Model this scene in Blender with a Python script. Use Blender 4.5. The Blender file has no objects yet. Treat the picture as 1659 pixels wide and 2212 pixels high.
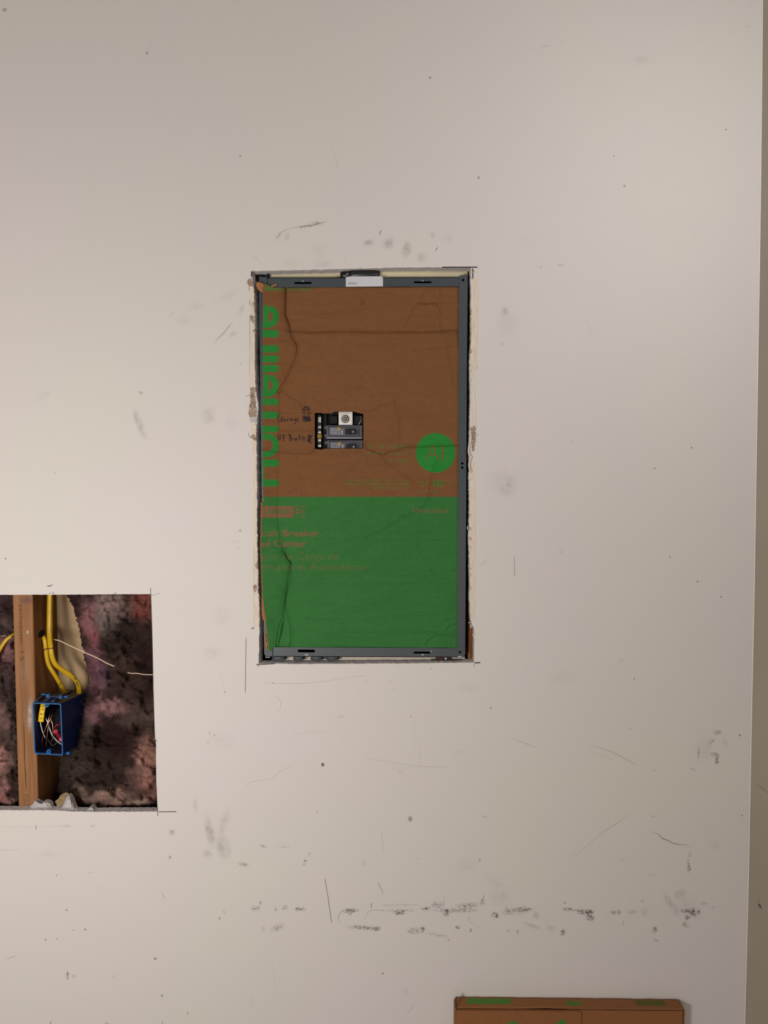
import bpy, bmesh, math, random
import numpy as np
from mathutils import Vector
from mathutils.geometry import tessellate_polygon

# ------------------------------------------------------------------ camera
W, H, FPX = 1659.0, 2212.0, 1500.0
DIST, CAMZ, PITCH = 1.2, 1.55, math.radians(3.6)
SC = bpy.context.scene
COL = SC.collection
cam_d = bpy.data.cameras.new('camera'); cam = bpy.data.objects.new('camera', cam_d); COL.objects.link(cam)
cam.location = (0, -DIST, CAMZ); cam.rotation_euler = (math.pi/2 - PITCH, 0, 0)
cam_d.sensor_fit = 'HORIZONTAL'; cam_d.sensor_width = 36.0; cam_d.lens = FPX*36.0/W
cam_d.clip_start = 0.02; SC.camera = cam

# ------------------------------------------------------------------ world, lights, exposure
wd = bpy.data.worlds.new('world'); SC.world = wd; wd.use_nodes = True
wd.node_tree.nodes['Background'].inputs[0].default_value = (0.8, 0.85, 1.0, 1); wd.node_tree.nodes['Background'].inputs[1].default_value = 0.15
def area_light(name, loc, target, size, power, color):
    l = bpy.data.lights.new(name, 'AREA'); l.shape = 'RECTANGLE'; l.size, l.size_y = size; l.energy = power; l.color = color
    o = bpy.data.objects.new(name, l); COL.objects.link(o); o.location = loc
    o.rotation_euler = (Vector(target)-Vector(loc)).to_track_quat('-Z', 'Y').to_euler(); return o
area_light('work_lamp', (-0.72, -1.40, 1.24), (-0.72, 0, 1.24), (0.34, 0.34), 14.4, (1.0, 0.94, 0.93))
area_light('side_lamp', (0.55, -0.66, 2.06), (0.55, 0, 2.06), (0.2, 0.2), 1.75, (0.96, 0.95, 1.0))
area_light('ceiling_fill', (-0.6, -2.3, 2.58), (-0.6, -2.0, 0.0), (0.9, 0.9), 0.6, (0.6, 0.85, 1.0))  # added cool fill from overhead, not a known lamp
area_light('back_fill_light', (-0.3, -3.0, 0.8), (-0.3, 0, 0.8), (1.2, 1.0), 8.6, (1.0, 0.95, 0.89))  # added fill for even light on the wall; no window stands there
SC.view_settings.view_transform = 'Standard'; SC.view_settings.look = 'None'
SC.view_settings.gamma = 1.0; SC.view_settings.use_curve_mapping = False
SC.view_settings.exposure = 0.0

# ------------------------------------------------------------------ helpers
cp, sp = math.cos(PITCH), math.sin(PITCH)
def P(px, py, Y=0.0):
    """point of the plane at depth Y seen at pixel px, py"""
    x = (px-829.5)/FPX; y = (1106.0-py)/FPX
    dy = cp + y*sp; t = (Y+DIST)/dy
    return Vector((x*t, Y, CAMZ + t*(y*cp - sp)))
def Pn(px, py, Y):
    x = (px-829.5)/FPX; y = (1106.0-py)/FPX
    dy = cp + y*sp; t = (Y+DIST)/dy
    return np.stack([x*t, Y+0*t, CAMZ + t*(y*cp - sp)], -1)
rnd = random.Random(7)
nrs = np.random.RandomState(11)
NT = nrs.rand(256, 256)
def vnoise(x, y):
    x = np.asarray(x, float); y = np.asarray(y, float)
    xi = np.floor(x).astype(int); yi = np.floor(y).astype(int); fx = x-xi; fy = y-yi
    fx = fx*fx*(3-2*fx); fy = fy*fy*(3-2*fy)
    g = lambda a, b: NT[a % 256, b % 256]
    return (g(xi, yi)*(1-fx)+g(xi+1, yi)*fx)*(1-fy)+(g(xi, yi+1)*(1-fx)+g(xi+1, yi+1)*fx)*fy
def fbm(x, y, o=4):
    s = 0; a = 0.5
    for i in range(o): s = s+a*vnoise(x*2**i+17*i, y*2**i+31*i); a *= 0.5
    return s
def lin(c):
    return tuple((v/255.0/12.92 if v/255.0 <= 0.04045 else ((v/255.0+0.055)/1.055)**2.4) for v in c)
def alb(c, e=0.75): return tuple(min(v/e, 0.9) for v in lin(c))

def link(name, me, mats=(), parent=None):
    o = bpy.data.objects.new(name, me); COL.objects.link(o)
    for m in (mats if isinstance(mats, (list, tuple)) else [mats]): me.materials.append(m)
    if parent is not None:
        o.parent = parent
        o.matrix_parent_inverse = parent.matrix_basis.inverted()
    return o
def tag(o, label, cat=None, group=None, kind=None):
    if label: o['label'] = label
    if cat: o['category'] = cat
    if group: o['group'] = group
    if kind: o['kind'] = kind
    return o
def thing(name, loc, label, cat, group=None):
    o = bpy.data.objects.new(name, None); COL.objects.link(o); o.location = loc; o.empty_display_size = 0.02
    return tag(o, label, cat, group)
def me_from(v, f, name='mesh', smooth=False):
    me = bpy.data.meshes.new(name); me.from_pydata([tuple(a) for a in v], [], [tuple(a) for a in f]); me.update()
    if smooth: me.polygons.foreach_set('use_smooth', [True]*len(me.polygons))
    return me
class MB:
    def __init__(s): s.v = []; s.f = []; s.m = []
    def add(s, v, f, mi=0):
        b = len(s.v); s.v += [tuple(a) for a in v]; s.f += [tuple(i+b for i in a) for a in f]; s.m += [mi]*len(f)
    def box(s, a, b, mi=0):
        x0, y0, z0 = a; x1, y1, z1 = b
        s.add([(x0,y0,z0),(x1,y0,z0),(x1,y1,z0),(x0,y1,z0),(x0,y0,z1),(x1,y0,z1),(x1,y1,z1),(x0,y1,z1)],
              [(0,3,2,1),(4,5,6,7),(0,1,5,4),(1,2,6,5),(2,3,7,6),(3,0,4,7)], mi)
    def hexa(s, q0, q1, mi=0):
        """front quad q0 and back quad q1 (TL TR BR BL)"""
        s.add(list(q0)+list(q1), [(0,3,2,1),(4,5,6,7),(0,1,5,4),(1,2,6,5),(2,3,7,6),(3,0,4,7)], mi)
    def pbox(s, x0, y0, x1, y1, Y0, Y1, mi=0, bev=0.0):
        q = [P(x0,y0,Y0), P(x1,y0,Y0), P(x1,y1,Y0), P(x0,y1,Y0)]
        if bev:
            c = sum(q, Vector())/4
            fr = []
            for a in q:
                d = a-c; fr.append(Vector((a.x-math.copysign(bev, d.x), Y0, a.z-math.copysign(bev, d.z))))
            mid = [Vector((a.x, Y0+bev, a.z)) for a in q]
            s.hexa(fr, mid, mi); s.hexa(mid, [Vector((a.x, Y1, a.z)) for a in q], mi)
        else: s.hexa(q, [Vector((a.x, Y1, a.z)) for a in q], mi)
    def disc(s, c, r, Y0, Y1, n=20, r1=None, mi=0):
        r1 = r if r1 is None else r1
        v = []
        for rr, yy in ((r, Y0), (r1, Y1)):
            for i in range(n): a = 2*math.pi*i/n; v.append((c.x+rr*math.cos(a), yy, c.z+rr*math.sin(a)))
        f = [tuple(range(n)), tuple(range(2*n-1, n-1, -1))]+[(i, n+i, n+(i+1) % n, (i+1) % n) for i in range(n)]
        s.add(v, f, mi)
    def build(s, name, mats, parent=None, smooth=False):
        me = bpy.data.meshes.new(name); me.from_pydata(s.v, [], s.f); me.update()
        if smooth: me.polygons.foreach_set('use_smooth', [True]*len(me.polygons))
        o = link(name, me, mats, parent)
        if any(s.m): me.polygons.foreach_set('material_index', s.m)
        bm = bmesh.new(); bm.from_mesh(me); bmesh.ops.recalc_face_normals(bm, faces=bm.faces); bm.to_mesh(me); bm.free()
        return o
def smooth_path(pts, n=6):
    pts = [Vector(p) for p in pts]
    if len(pts) < 3: return pts
    q = [pts[0]*2-pts[1]]+pts+[pts[-1]*2-pts[-2]]; out = []
    for i in range(1, len(q)-2):
        for k in range(n):
            t = k/n; a, b, c, d = q[i-1:i+3]
            out.append(0.5*((2*b)+(c-a)*t+(2*a-5*b+4*c-d)*t*t+(3*b-a-3*c+d)*t**3))
    out.append(q[-2]); return out
def tube(mb, pts, r, n=8, flat=1.0, mi=0, sm=6):
    pts = smooth_path(pts, sm); rings = []
    for i, p in enumerate(pts):
        t = (pts[min(i+1, len(pts)-1)]-pts[max(i-1, 0)]).normalized()
        a = t.cross(Vector((0, 1, 0)));  a = a.normalized() if a.length > 1e-4 else Vector((1, 0, 0))
        b = a.cross(t).normalized()
        rr = r(i/(len(pts)-1)) if callable(r) else r
        rings.append([p+a*rr*math.cos(2*math.pi*k/n)+b*rr*flat*math.sin(2*math.pi*k/n) for k in range(n)])
    v = [x for g in rings for x in g]
    f = [(i*n+k, i*n+(k+1) % n, (i+1)*n+(k+1) % n, (i+1)*n+k) for i in range(len(pts)-1) for k in range(n)]
    f += [tuple(range(n)), tuple(range(len(v)-1, len(v)-n-1, -1))]
    mb.add(v, f, mi)
def tube_obj(name, px, r, mat, parent=None, flat=1.0, n=8, sm=6):
    """px: list of (x, y, depth)"""
    mb = MB(); tube(mb, [P(*a) for a in px], r, n, flat, sm=sm); return mb.build(name, mat, parent, True)
def plate(name, outer, holes, Y0, Y1, mats, parent=None, Yfun=None):
    """flat plate: outlines in pixels on the plane Y0, thickness to Y1"""
    loops = [outer]+list(holes)
    L = [[P(x, y, Y0) for x, y in lp] for lp in loops]
    tris = tessellate_polygon([[Vector((a.x, a.z, 0)) for a in lp] for lp in L])
    fl = [a for lp in L for a in lp]; n = len(fl)
    v = fl+[Vector((a.x, Y1, a.z)) for a in fl]
    f = [tuple(t) for t in tris]+[tuple(i+n for i in reversed(t)) for t in tris]; m = [0]*len(f)
    b = 0
    for lp in L:
        k = len(lp)
        for i in range(k):
            j = (i+1) % k; f.append((b+i, b+j, n+b+j, n+b+i)); m.append(1 if len(mats) > 1 else 0)
        b += k
    me = me_from(v, f); o = link(name, me, mats, parent); me.polygons.foreach_set('material_index', m)
    bm = bmesh.new(); bm.from_mesh(me); bmesh.ops.recalc_face_normals(bm, faces=bm.faces); bm.to_mesh(me); bm.free()
    return o
def circ(x, y, r, n=14): return [(x+r*math.cos(2*math.pi*i/n), y+r*math.sin(2*math.pi*i/n)) for i in range(n)]
def slot(x0, y0, x1, y1, n=4):
    r = (y1-y0)/2; cy = (y0+y1)/2; pts = []
    for i in range(n+1): a = -math.pi/2+math.pi*i/n; pts.append((x1-r+r*math.cos(a), cy+r*math.sin(a)))
    for i in range(n+1): a = math.pi/2+math.pi*i/n; pts.append((x0+r+r*math.cos(a), cy+r*math.sin(a)))
    return pts
def jag(pts, amp, step=3.0, closed=False, seed=0):
    r = random.Random(seed); out = []
    for i in range(len(pts)-1):
        (x0, y0), (x1, y1) = pts[i], pts[i+1]; L = math.hypot(x1-x0, y1-y0); n = max(1, int(L/step))
        nx, ny = -(y1-y0)/max(L, 1e-6), (x1-x0)/max(L, 1e-6)
        for k in range(n):
            t = k/n; a = 0 if k == 0 else r.uniform(-amp, amp); out.append((x0+(x1-x0)*t+nx*a, y0+(y1-y0)*t+ny*a))
    out.append(pts[-1]); return out

# ------------------------------------------------------------------ materials
def mat(name, color, rough=0.6, metal=0.0, spec=0.5, noise=None, bump=None, color2=None, coat=0.0):
    m = bpy.data.materials.new(name); m.use_nodes = True; nt = m.node_tree; N = nt.nodes; b = N['Principled BSDF']
    b.inputs['Base Color'].default_value = (*color, 1); b.inputs['Roughness'].default_value = rough
    b.inputs['Metallic'].default_value = metal; b.inputs['Specular IOR Level'].default_value = spec
    b.inputs['Coat Weight'].default_value = coat
    tc = N.new('ShaderNodeTexCoord')
    if noise or color2:
        sc, (sx, sy, sz), amt = noise or (40, (1, 1, 1), 1.0)
        mp = N.new('ShaderNodeMapping'); mp.inputs['Scale'].default_value = (sx, sy, sz)
        nz = N.new('ShaderNodeTexNoise'); nz.inputs['Scale'].default_value = sc; nz.inputs['Detail'].default_value = 6
        nt.links.new(tc.outputs['Object'], mp.inputs[0]); nt.links.new(mp.outputs[0], nz.inputs['Vector'])
        mr = N.new('ShaderNodeMapRange'); mr.inputs[1].default_value = 0.35; mr.inputs[2].default_value = 0.65; mr.inputs[4].default_value = amt
        nt.links.new(nz.outputs['Fac'], mr.inputs[0])
        mx = N.new('ShaderNodeMix'); mx.data_type = 'RGBA'; mx.inputs[6].default_value = (*color, 1)
        c2 = color2 or tuple(v*0.75 for v in color); mx.inputs[7].default_value = (*c2, 1)
        nt.links.new(mr.outputs[0], mx.inputs[0]); nt.links.new(mx.outputs[2], b.inputs['Base Color'])
    if bump:
        sc, dist, st = bump
        nz2 = N.new('ShaderNodeTexNoise'); nz2.inputs['Scale'].default_value = sc; nz2.inputs['Detail'].default_value = 4
        nt.links.new(tc.outputs['Object'], nz2.inputs['Vector'])
        bp = N.new('ShaderNodeBump'); bp.inputs['Distance'].default_value = dist; bp.inputs['Strength'].default_value = st
        nt.links.new(nz2.outputs['Fac'], bp.inputs['Height']); nt.links.new(bp.outputs[0], b.inputs['Normal'])
    return m
M_wall = mat('wall_paint', (0.70, 0.655, 0.63), 0.62, spec=0.35, noise=(2.6, (1, 1, 1), 1.0), color2=(0.695, 0.665, 0.60), bump=(420, 0.0004, 0.25))
M_wall_tan = mat('wall_tan', (0.40, 0.355, 0.28), 0.6, noise=(3, (1, 1, 1), 0.5), bump=(300, 0.0004, 0.25))  # side wall in one even, darker tan
M_gyp = mat('gypsum_core', (0.66, 0.62, 0.60), 0.95, noise=(180, (1, 1, 1), 0.8), bump=(300, 0.001, 0.8))
M_paper = mat('exposed_paper', alb((197, 186, 170), .72), 0.9, noise=(90, (3, 1, 0.5), 0.7), color2=alb((180, 166, 148), .72), bump=(500, 0.0004, 0.5))
M_tear = mat('torn_brown_paper', alb((168, 150, 132)), 0.95, noise=(420, (1, 1, 1), 1.0), color2=alb((112, 92, 76)), bump=(300, 0.001, 0.8))
M_back = mat('backing_board', alb((130, 108, 80), 0.5), 0.9, noise=(6, (1, 1, 1), 0.6), color2=alb((124, 108, 80), 0.5))
M_metal = mat('grey_painted_steel', alb((58, 66, 70), 0.80), 0.42, spec=0.5, noise=(22, (1, 1, 4), 0.5), color2=alb((54, 58, 64), 0.80))
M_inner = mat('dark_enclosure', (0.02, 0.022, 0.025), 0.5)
M_black = mat('black_plastic', (0.006, 0.006, 0.007), 0.28)
M_bgrey = mat('breaker_grey', alb((60, 60, 67), 0.56), 0.45, noise=(200, (1, 1, 1), 0.4))
M_bdark = mat('breaker_groove', (0.008, 0.008, 0.009), 0.6)
M_white = mat('white_label', (0.62, 0.62, 0.66), 0.5)
M_ink = mat('black_ink', (0.015, 0.014, 0.016), 0.6)
M_zinc = mat('zinc_plate', (0.85, 0.80, 0.74), 0.38, metal=0.35, noise=(120, (1, 1, 1), 0.3))
M_steel = mat('bright_steel', (0.75, 0.74, 0.72), 0.25, metal=1.0)
M_brass = mat('brass_screw', (0.22, 0.14, 0.02), 0.4, metal=0.5)
M_yelink = mat('yellow_print', (0.45, 0.33, 0.04), 0.6)
M_greyink = mat('grey_print', alb((150, 148, 155), 0.6), 0.6)
M_stud = mat('stud_wood', alb((140, 97, 58), 0.80), 0.7, noise=(16, (8, 3, 0.45), 1.0), color2=alb((118, 78, 42), 0.80), bump=(60, 0.0006, 0.4))
M_studred = mat('stud_red_wood', (0.13, 0.05, 0.02), 0.8, noise=(14, (8, 8, 0.4), 0.9), color2=(0.06, 0.022, 0.012), bump=(60, 0.0006, 0.4))
M_crack = mat('wood_crack', (0.10, 0.035, 0.008), 0.9)
M_studink = mat('stamped_ink', (0.085, 0.04, 0.022), 0.9)
M_studfade = mat('faded_stamp', (0.19, 0.10, 0.045), 0.9)
M_yellow = mat('yellow_cable_jacket', alb((184, 148, 14), 0.80), 0.38, noise=(60, (1, 1, 1), 0.4), color2=alb((160, 126, 14), 0.72))
M_string = mat('white_string', alb((200, 175, 150), 0.7), 0.8)
M_tie = mat('red_tie', (0.18, 0.03, 0.015), 0.35)
M_copper = mat('bare_copper', (0.85, 0.45, 0.30), 0.25, metal=1.0)
M_wirew = mat('white_insulation', (0.62, 0.58, 0.58), 0.4)
M_nut = mat('red_wire_nut', (0.75, 0.05, 0.08), 0.45)
M_crumb = mat('gypsum_crumb', (0.62, 0.58, 0.56), 0.95, noise=(300, (1, 1, 1), 0.7), bump=(350, 0.003, 1.0))
M_cardtorn = mat('torn_cardboard', alb((150, 100, 62)), 0.9, noise=(150, (1, 1, 1), 0.7))
M_conc = mat('concrete_floor', (0.52, 0.48, 0.43), 0.8, noise=(5, (1, 1, 1), 0.7))
M_ceil = mat('ceiling_paint', (0.7, 0.7, 0.69), 0.8)
# blue plastic with dust lying on what faces up
M_blue = mat('blue_plastic', (0.006, 0.105, 0.31), 0.42)
M_blueinner = mat('shaded_inner_blue', (0.002, 0.012, 0.075), 0.55)  # darker copy of the blue, with the shade inside the box painted in
def dusty(m, dust, base):
    nt = m.node_tree; N = nt.nodes; g = N.new('ShaderNodeNewGeometry'); s = N.new('ShaderNodeSeparateXYZ')
    nt.links.new(g.outputs['Normal'], s.inputs[0]); mr = N.new('ShaderNodeMapRange'); mr.inputs[1].default_value = 0.5; mr.inputs[2].default_value = 0.9
    nt.links.new(s.outputs['Z'], mr.inputs[0]); mx = N.new('ShaderNodeMix'); mx.data_type = 'RGBA'
    mx.inputs[6].default_value = (*base, 1); mx.inputs[7].default_value = (*dust, 1)
    nt.links.new(mr.outputs[0], mx.inputs[0]); nt.links.new(mx.outputs[2], N['Principled BSDF'].inputs['Base Color'])
M_bluebody = mat('dusty_blue_plastic', (0.003, 0.02, 0.10), 0.5); dusty(M_bluebody, (0.085, 0.075, 0.07), (0.003, 0.022, 0.11))
# vertex coloured card and wool
def vc_mat(name, rough, bump, flutes=False, spec=0.2):
    m = bpy.data.materials.new(name); m.use_nodes = True; nt = m.node_tree; N = nt.nodes; b = N['Principled BSDF']
    b.inputs['Roughness'].default_value = rough; b.inputs['Specular IOR Level'].default_value = spec
    a = N.new('ShaderNodeAttribute'); a.attribute_name = 'tint'; tc = N.new('ShaderNodeTexCoord')
    nz = N.new('ShaderNodeTexNoise'); nz.inputs['Scale'].default_value = 260; nz.inputs['Detail'].default_value = 5
    nt.links.new(tc.outputs['Object'], nz.inputs['Vector'])
    mr = N.new('ShaderNodeMapRange'); mr.inputs[1].default_value = 0.3; mr.inputs[2].default_value = 0.7; mr.inputs[3].default_value = 0.93; mr.inputs[4].default_value = 1.05
    nt.links.new(nz.outputs['Fac'], mr.inputs[0]); mu = N.new('ShaderNodeVectorMath'); mu.operation = 'SCALE'
    nt.links.new(a.outputs['Color'], mu.inputs[0]); nt.links.new(mr.outputs[0], mu.inputs['Scale']); nt.links.new(mu.outputs[0], b.inputs['Base Color'])
    bp = N.new('ShaderNodeBump'); bp.inputs['Distance'].default_value = bump; bp.inputs['Strength'].default_value = 0.5
    if flutes:
        wv = N.new('ShaderNodeTexWave'); wv.bands_direction = 'Z'; wv.inputs['Scale'].default_value = 45; wv.inputs['Distortion'].default_value = 0.6
        nt.links.new(tc.outputs['Object'], wv.inputs['Vector']); ad = N.new('ShaderNodeMath'); ad.operation = 'MULTIPLY_ADD'; ad.inputs[1].default_value = 0.30
        nt.links.new(wv.outputs['Fac'], ad.inputs[0]); nt.links.new(nz.outputs['Fac'], ad.inputs[2]); nt.links.new(ad.outputs[0], bp.inputs['Height'])
    else: nt.links.new(nz.outputs['Fac'], bp.inputs['Height'])
    nt.links.new(bp.outputs[0], b.inputs['Normal']); return m
M_card = vc_mat('printed_cardboard', 0.8, 0.0003, True)
M_wool = vc_mat('fibreglass_wool', 0.95, 0.0004, False, 0.05)
# see-through dirt for marks on the paint
def mark_mat(name, color, kind, sc=(300, 300), lo=0.45, hi=0.65):
    m = bpy.data.materials.new(name); m.use_nodes = True; nt = m.node_tree; N = nt.nodes; b = N['Principled BSDF']
    b.inputs['Base Color'].default_value = (*color, 1); b.inputs['Roughness'].default_value = 0.75
    at = N.new('ShaderNodeAttribute'); at.attribute_type = 'OBJECT'; at.attribute_name = 'strength'
    if kind == 'line':
        nt.links.new(at.outputs['Fac'], b.inputs['Alpha']); return m
    uv = N.new('ShaderNodeUVMap'); ln = N.new('ShaderNodeVectorMath'); ln.operation = 'LENGTH'; nt.links.new(uv.outputs[0], ln.inputs[0])
    f = N.new('ShaderNodeMapRange'); f.interpolation_type = 'SMOOTHSTEP'; f.inputs[1].default_value = 1.0; f.inputs[2].default_value = 0.15
    nt.links.new(ln.outputs['Value'], f.inputs[0])
    tc = N.new('ShaderNodeTexCoord'); mp = N.new('ShaderNodeMapping'); mp.inputs['Scale'].default_value = (sc[0], 1, sc[1])
    nz = N.new('ShaderNodeTexNoise'); nz.inputs['Scale'].default_value = 1.0; nz.inputs['Detail'].default_value = 5; nz.inputs['Roughness'].default_value = 0.65
    nt.links.new(tc.outputs['Object'], mp.inputs[0]); nt.links.new(mp.outputs[0], nz.inputs['Vector'])
    r = N.new('ShaderNodeMapRange'); r.inputs[1].default_value = lo; r.inputs[2].default_value = hi; nt.links.new(nz.outputs['Fac'], r.inputs[0])
    m1 = N.new('ShaderNodeMath'); m1.operation = 'MULTIPLY'; nt.links.new(f.outputs[0], m1.inputs[0]); nt.links.new(r.outputs[0], m1.inputs[1])
    m2 = N.new('ShaderNodeMath'); m2.operation = 'MULTIPLY'; nt.links.new(m1.outputs[0], m2.inputs[0]); nt.links.new(at.outputs['Fac'], m2.inputs[1])
    nt.links.new(m2.outputs[0], b.inputs['Alpha']); return m
K_soft = mark_mat('soft_smudge', (0.16, 0.145, 0.125), 'spot', (90, 90), 0.30, 0.62)
K_scuff = mark_mat('speckled_scuff', (0.075, 0.07, 0.065), 'spot', (190, 420), 0.44, 0.66)
K_line = mark_mat('pencil_line', (0.07, 0.06, 0.055), 'line')
K_pen = mark_mat('marker_line', (0.012, 0.008, 0.02), 'line')
K_dot = mark_mat('round_spot', (0.09, 0.075, 0.06), 'spot', (200, 200), 0.1, 0.35)

# ------------------------------------------------------------------ text and raster helpers
def text_mesh(s, bold=0.0):
    cu = bpy.data.curves.new('lettering', 'FONT'); cu.body = s; cu.offset = bold; cu.resolution_u = 3
    o = bpy.data.objects.new('lettering', cu); COL.objects.link(o)
    me = bpy.data.meshes.new_from_object(o.evaluated_get(bpy.context.evaluated_depsgraph_get()))
    bpy.data.objects.remove(o); bpy.data.curves.remove(cu)
    me.calc_loop_triangles()
    v = np.array([x.co[:2] for x in me.vertices]); t = np.array([tuple(x.vertices) for x in me.loop_triangles])
    bpy.data.meshes.remove(me)
    mn, mx = v.min(0), v.max(0); v = (v-mn)/(mx-mn); return v, t
def quad_map(v, q):
    """v in 0..1 (origin bottom left) into quad q = BL, BR, TR, TL pixels"""
    u, w = v[:, :1], v[:, 1:]; a, b, c, d = [np.array(x, float) for x in q]
    return (a*(1-u)+b*u)*(1-w)+(d*(1-u)+c*u)*w
def text_obj(name, s, q, Y, m, parent, bold=0.0, Yfun=None):
    v, t = text_mesh(s, bold); p = quad_map(v, q)
    return link(name, me_from([P(a, b, Y if Yfun is None else Yfun(a, b)) for a, b in p], t), m, parent)
def rect_q(x0, y0, x1, y1): return [(x0, y1), (x1, y1), (x1, y0), (x0, y0)]
class Canvas:
    def __init__(s, x0, y0, x1, y1, ss, base):
        s.x0, s.y0, s.ss = x0, y0, ss; s.w = int((x1-x0)*ss); s.h = int((y1-y0)*ss)
        s.c = np.zeros((s.h, s.w, 3)); s.c[:] = base
        s.X, s.Y = np.meshgrid(x0+(np.arange(s.w)+.5)/ss, y0+(np.arange(s.h)+.5)/ss)
    def sub(s, x0, y0, x1, y1):
        a = max(0, int((x0-s.x0)*s.ss)-1); b = min(s.w, int((x1-s.x0)*s.ss)+2); c = max(0, int((y0-s.y0)*s.ss)-1); d = min(s.h, int((y1-s.y0)*s.ss)+2)
        return slice(c, max(c, d)), slice(a, max(a, b))
    def put(s, sl, mask, col, al=1.0):
        v = s.c[sl]; k = (mask*al)[..., None]; s.c[sl] = v*(1-k)+np.array(col)*k
    def tris(s, p, t, col, al=1.0):
        mn, mx = p.min(0), p.max(0); sl = s.sub(mn[0], mn[1], mx[0], mx[1]); M = np.zeros(s.X[sl].shape, bool)
        oy, ox = sl[0].start, sl[1].start
        for tr in t:
            a, b, c = p[tr]; s2 = s.sub(min(a[0], b[0], c[0]), min(a[1], b[1], c[1]), max(a[0], b[0], c[0]), max(a[1], b[1], c[1]))
            X, Y = s.X[s2], s.Y[s2]
            if X.size == 0: continue
            e = lambda p0, p1: (p1[0]-p0[0])*(Y-p0[1])-(p1[1]-p0[1])*(X-p0[0])
            e1, e2, e3 = e(a, b), e(b, c), e(c, a)
            k = ((e1 >= 0) & (e2 >= 0) & (e3 >= 0)) | ((e1 <= 0) & (e2 <= 0) & (e3 <= 0))
            M[s2[0].start-oy:s2[0].stop-oy, s2[1].start-ox:s2[1].stop-ox] |= k
        s.put(sl, M.astype(float), col, al)
    def text(s, st, q, col, al=1.0, bold=0.0):
        v, t = text_mesh(st, bold); s.tris(quad_map(v, q), t, col, al)
    def rect(s, x0, y0, x1, y1, col, al=1.0):
        sl = s.sub(x0, y0, x1, y1); X, Y = s.X[sl], s.Y[sl]; s.put(sl, ((X >= x0) & (X <= x1) & (Y >= y0) & (Y <= y1)).astype(float), col, al)
    def ring(s, cx, cy, r0, r1, a0, a1, col, al=1.0):
        sl = s.sub(cx-r1, cy-r1, cx+r1, cy+r1); X, Y = s.X[sl]-cx, s.Y[sl]-cy; R = np.hypot(X, Y); A = np.degrees(np.arctan2(Y, X)) % 360
        am = (A >= a0) & (A <= a1) if a0 < a1 else (A >= a0) | (A <= a1)
        s.put(sl, ((R >= r0) & (R <= r1) & am).astype(float), col, al)
    def cap(s, x0, y0, x1, y1, r, col, al=1.0):
        sl = s.sub(min(x0, x1)-r, min(y0, y1)-r, max(x0, x1)+r, max(y0, y1)+r); X, Y = s.X[sl], s.Y[sl]
        dx, dy = x1-x0, y1-y0; L = max(dx*dx+dy*dy, 1e-9); t = np.clip(((X-x0)*dx+(Y-y0)*dy)/L, 0, 1)
        s.put(sl, (np.hypot(X-x0-t*dx, Y-y0-t*dy) <= r).astype(float), col, al)
    def stroke(s, pts, r, col, al=1.0):
        for a, b in zip(pts[:-1], pts[1:]): s.cap(*a, *b, r, col, al)
    def squiggle(s, x0, y0, x1, y1, col, al, seed):
        r = random.Random(seed); x = x0; h = y1-y0
        while x < x1-1:
            w = r.uniform(.35, .6)*h; k = r.random()
            if k < 0.08: x += w*0.7; continue
            if k < 0.45: s.cap(x, y0+(0 if r.random() < .3 else h*.3), x, y1, .62, col, al)
            if k < 0.8: s.ring(x+w*.4, y0+h*.62, w*.16, w*.5, r.uniform(0, 180), r.uniform(200, 359), col, al)
            else: s.cap(x, y0+h*.6, x+w*.6, y0+h*.55, .6, col, al)
            x += w
    def sample(s, px, py):
        ss = s.ss; a = s.c
        i = np.clip(((px-s.x0)*ss).astype(int), 1, s.w-2); j = np.clip(((py-s.y0)*ss).astype(int), 1, s.h-2)
        return (a[j, i]*4+a[j-1, i]*2+a[j+1, i]*2+a[j, i-1]*2+a[j, i+1]*2+a[j-1, i-1]+a[j-1, i+1]+a[j+1, i-1]+a[j+1, i+1])/16
def grid_mesh(name, PX, PY, Y, tint, mats, parent=None, keep=None, smooth=True):
    h, w = PX.shape; V = Pn(PX, PY, Y).reshape(-1, 3)
    idx = np.arange(h*w).reshape(h, w); q = np.stack([idx[:-1, :-1], idx[1:, :-1], idx[1:, 1:], idx[:-1, 1:]], -1)
    q = q[keep] if keep is not None else q.reshape(-1, 4)
    me = bpy.data.meshes.new(name); me.vertices.add(len(V)); me.vertices.foreach_set('co', V.astype(np.float32).ravel())
    me.loops.add(q.size); me.loops.foreach_set('vertex_index', q.astype(np.int32).ravel()); me.polygons.add(len(q))
    me.polygons.foreach_set('loop_start', np.arange(0, q.size, 4, dtype=np.int32))
    me.update(calc_edges=True); me.polygons.foreach_set('use_smooth', [smooth]*len(q))
    if tint is not None:
        at = me.color_attributes.new('tint', 'FLOAT_COLOR', 'POINT'); c = np.ones((len(V), 4), np.float32); c[:, :3] = tint.reshape(-1, 3)
        at.data.foreach_set('color', c.ravel())
    return link(name, me, mats, parent)

# ================================================================== THE SETTING
TH = 0.016
ztop, zbot, XL, YF = 2.62, 0.0, -2.3, -3.1
corner = [(1650.5, -600), (1648.2, 0), (1644, 400), (1641.6, 560), (1636, 900), (1629.8, 1290), (1624, 1560), (1617.5, 1900), (1609.5, 2212), (1597, 2500)]
cw = [P(x, y, 0) for x, y in corner]
cw[0] = Vector((cw[1].x-0.012, 0, ztop)); cw.append(Vector((cw[-1].x+0.004, 0, zbot)))
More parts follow.
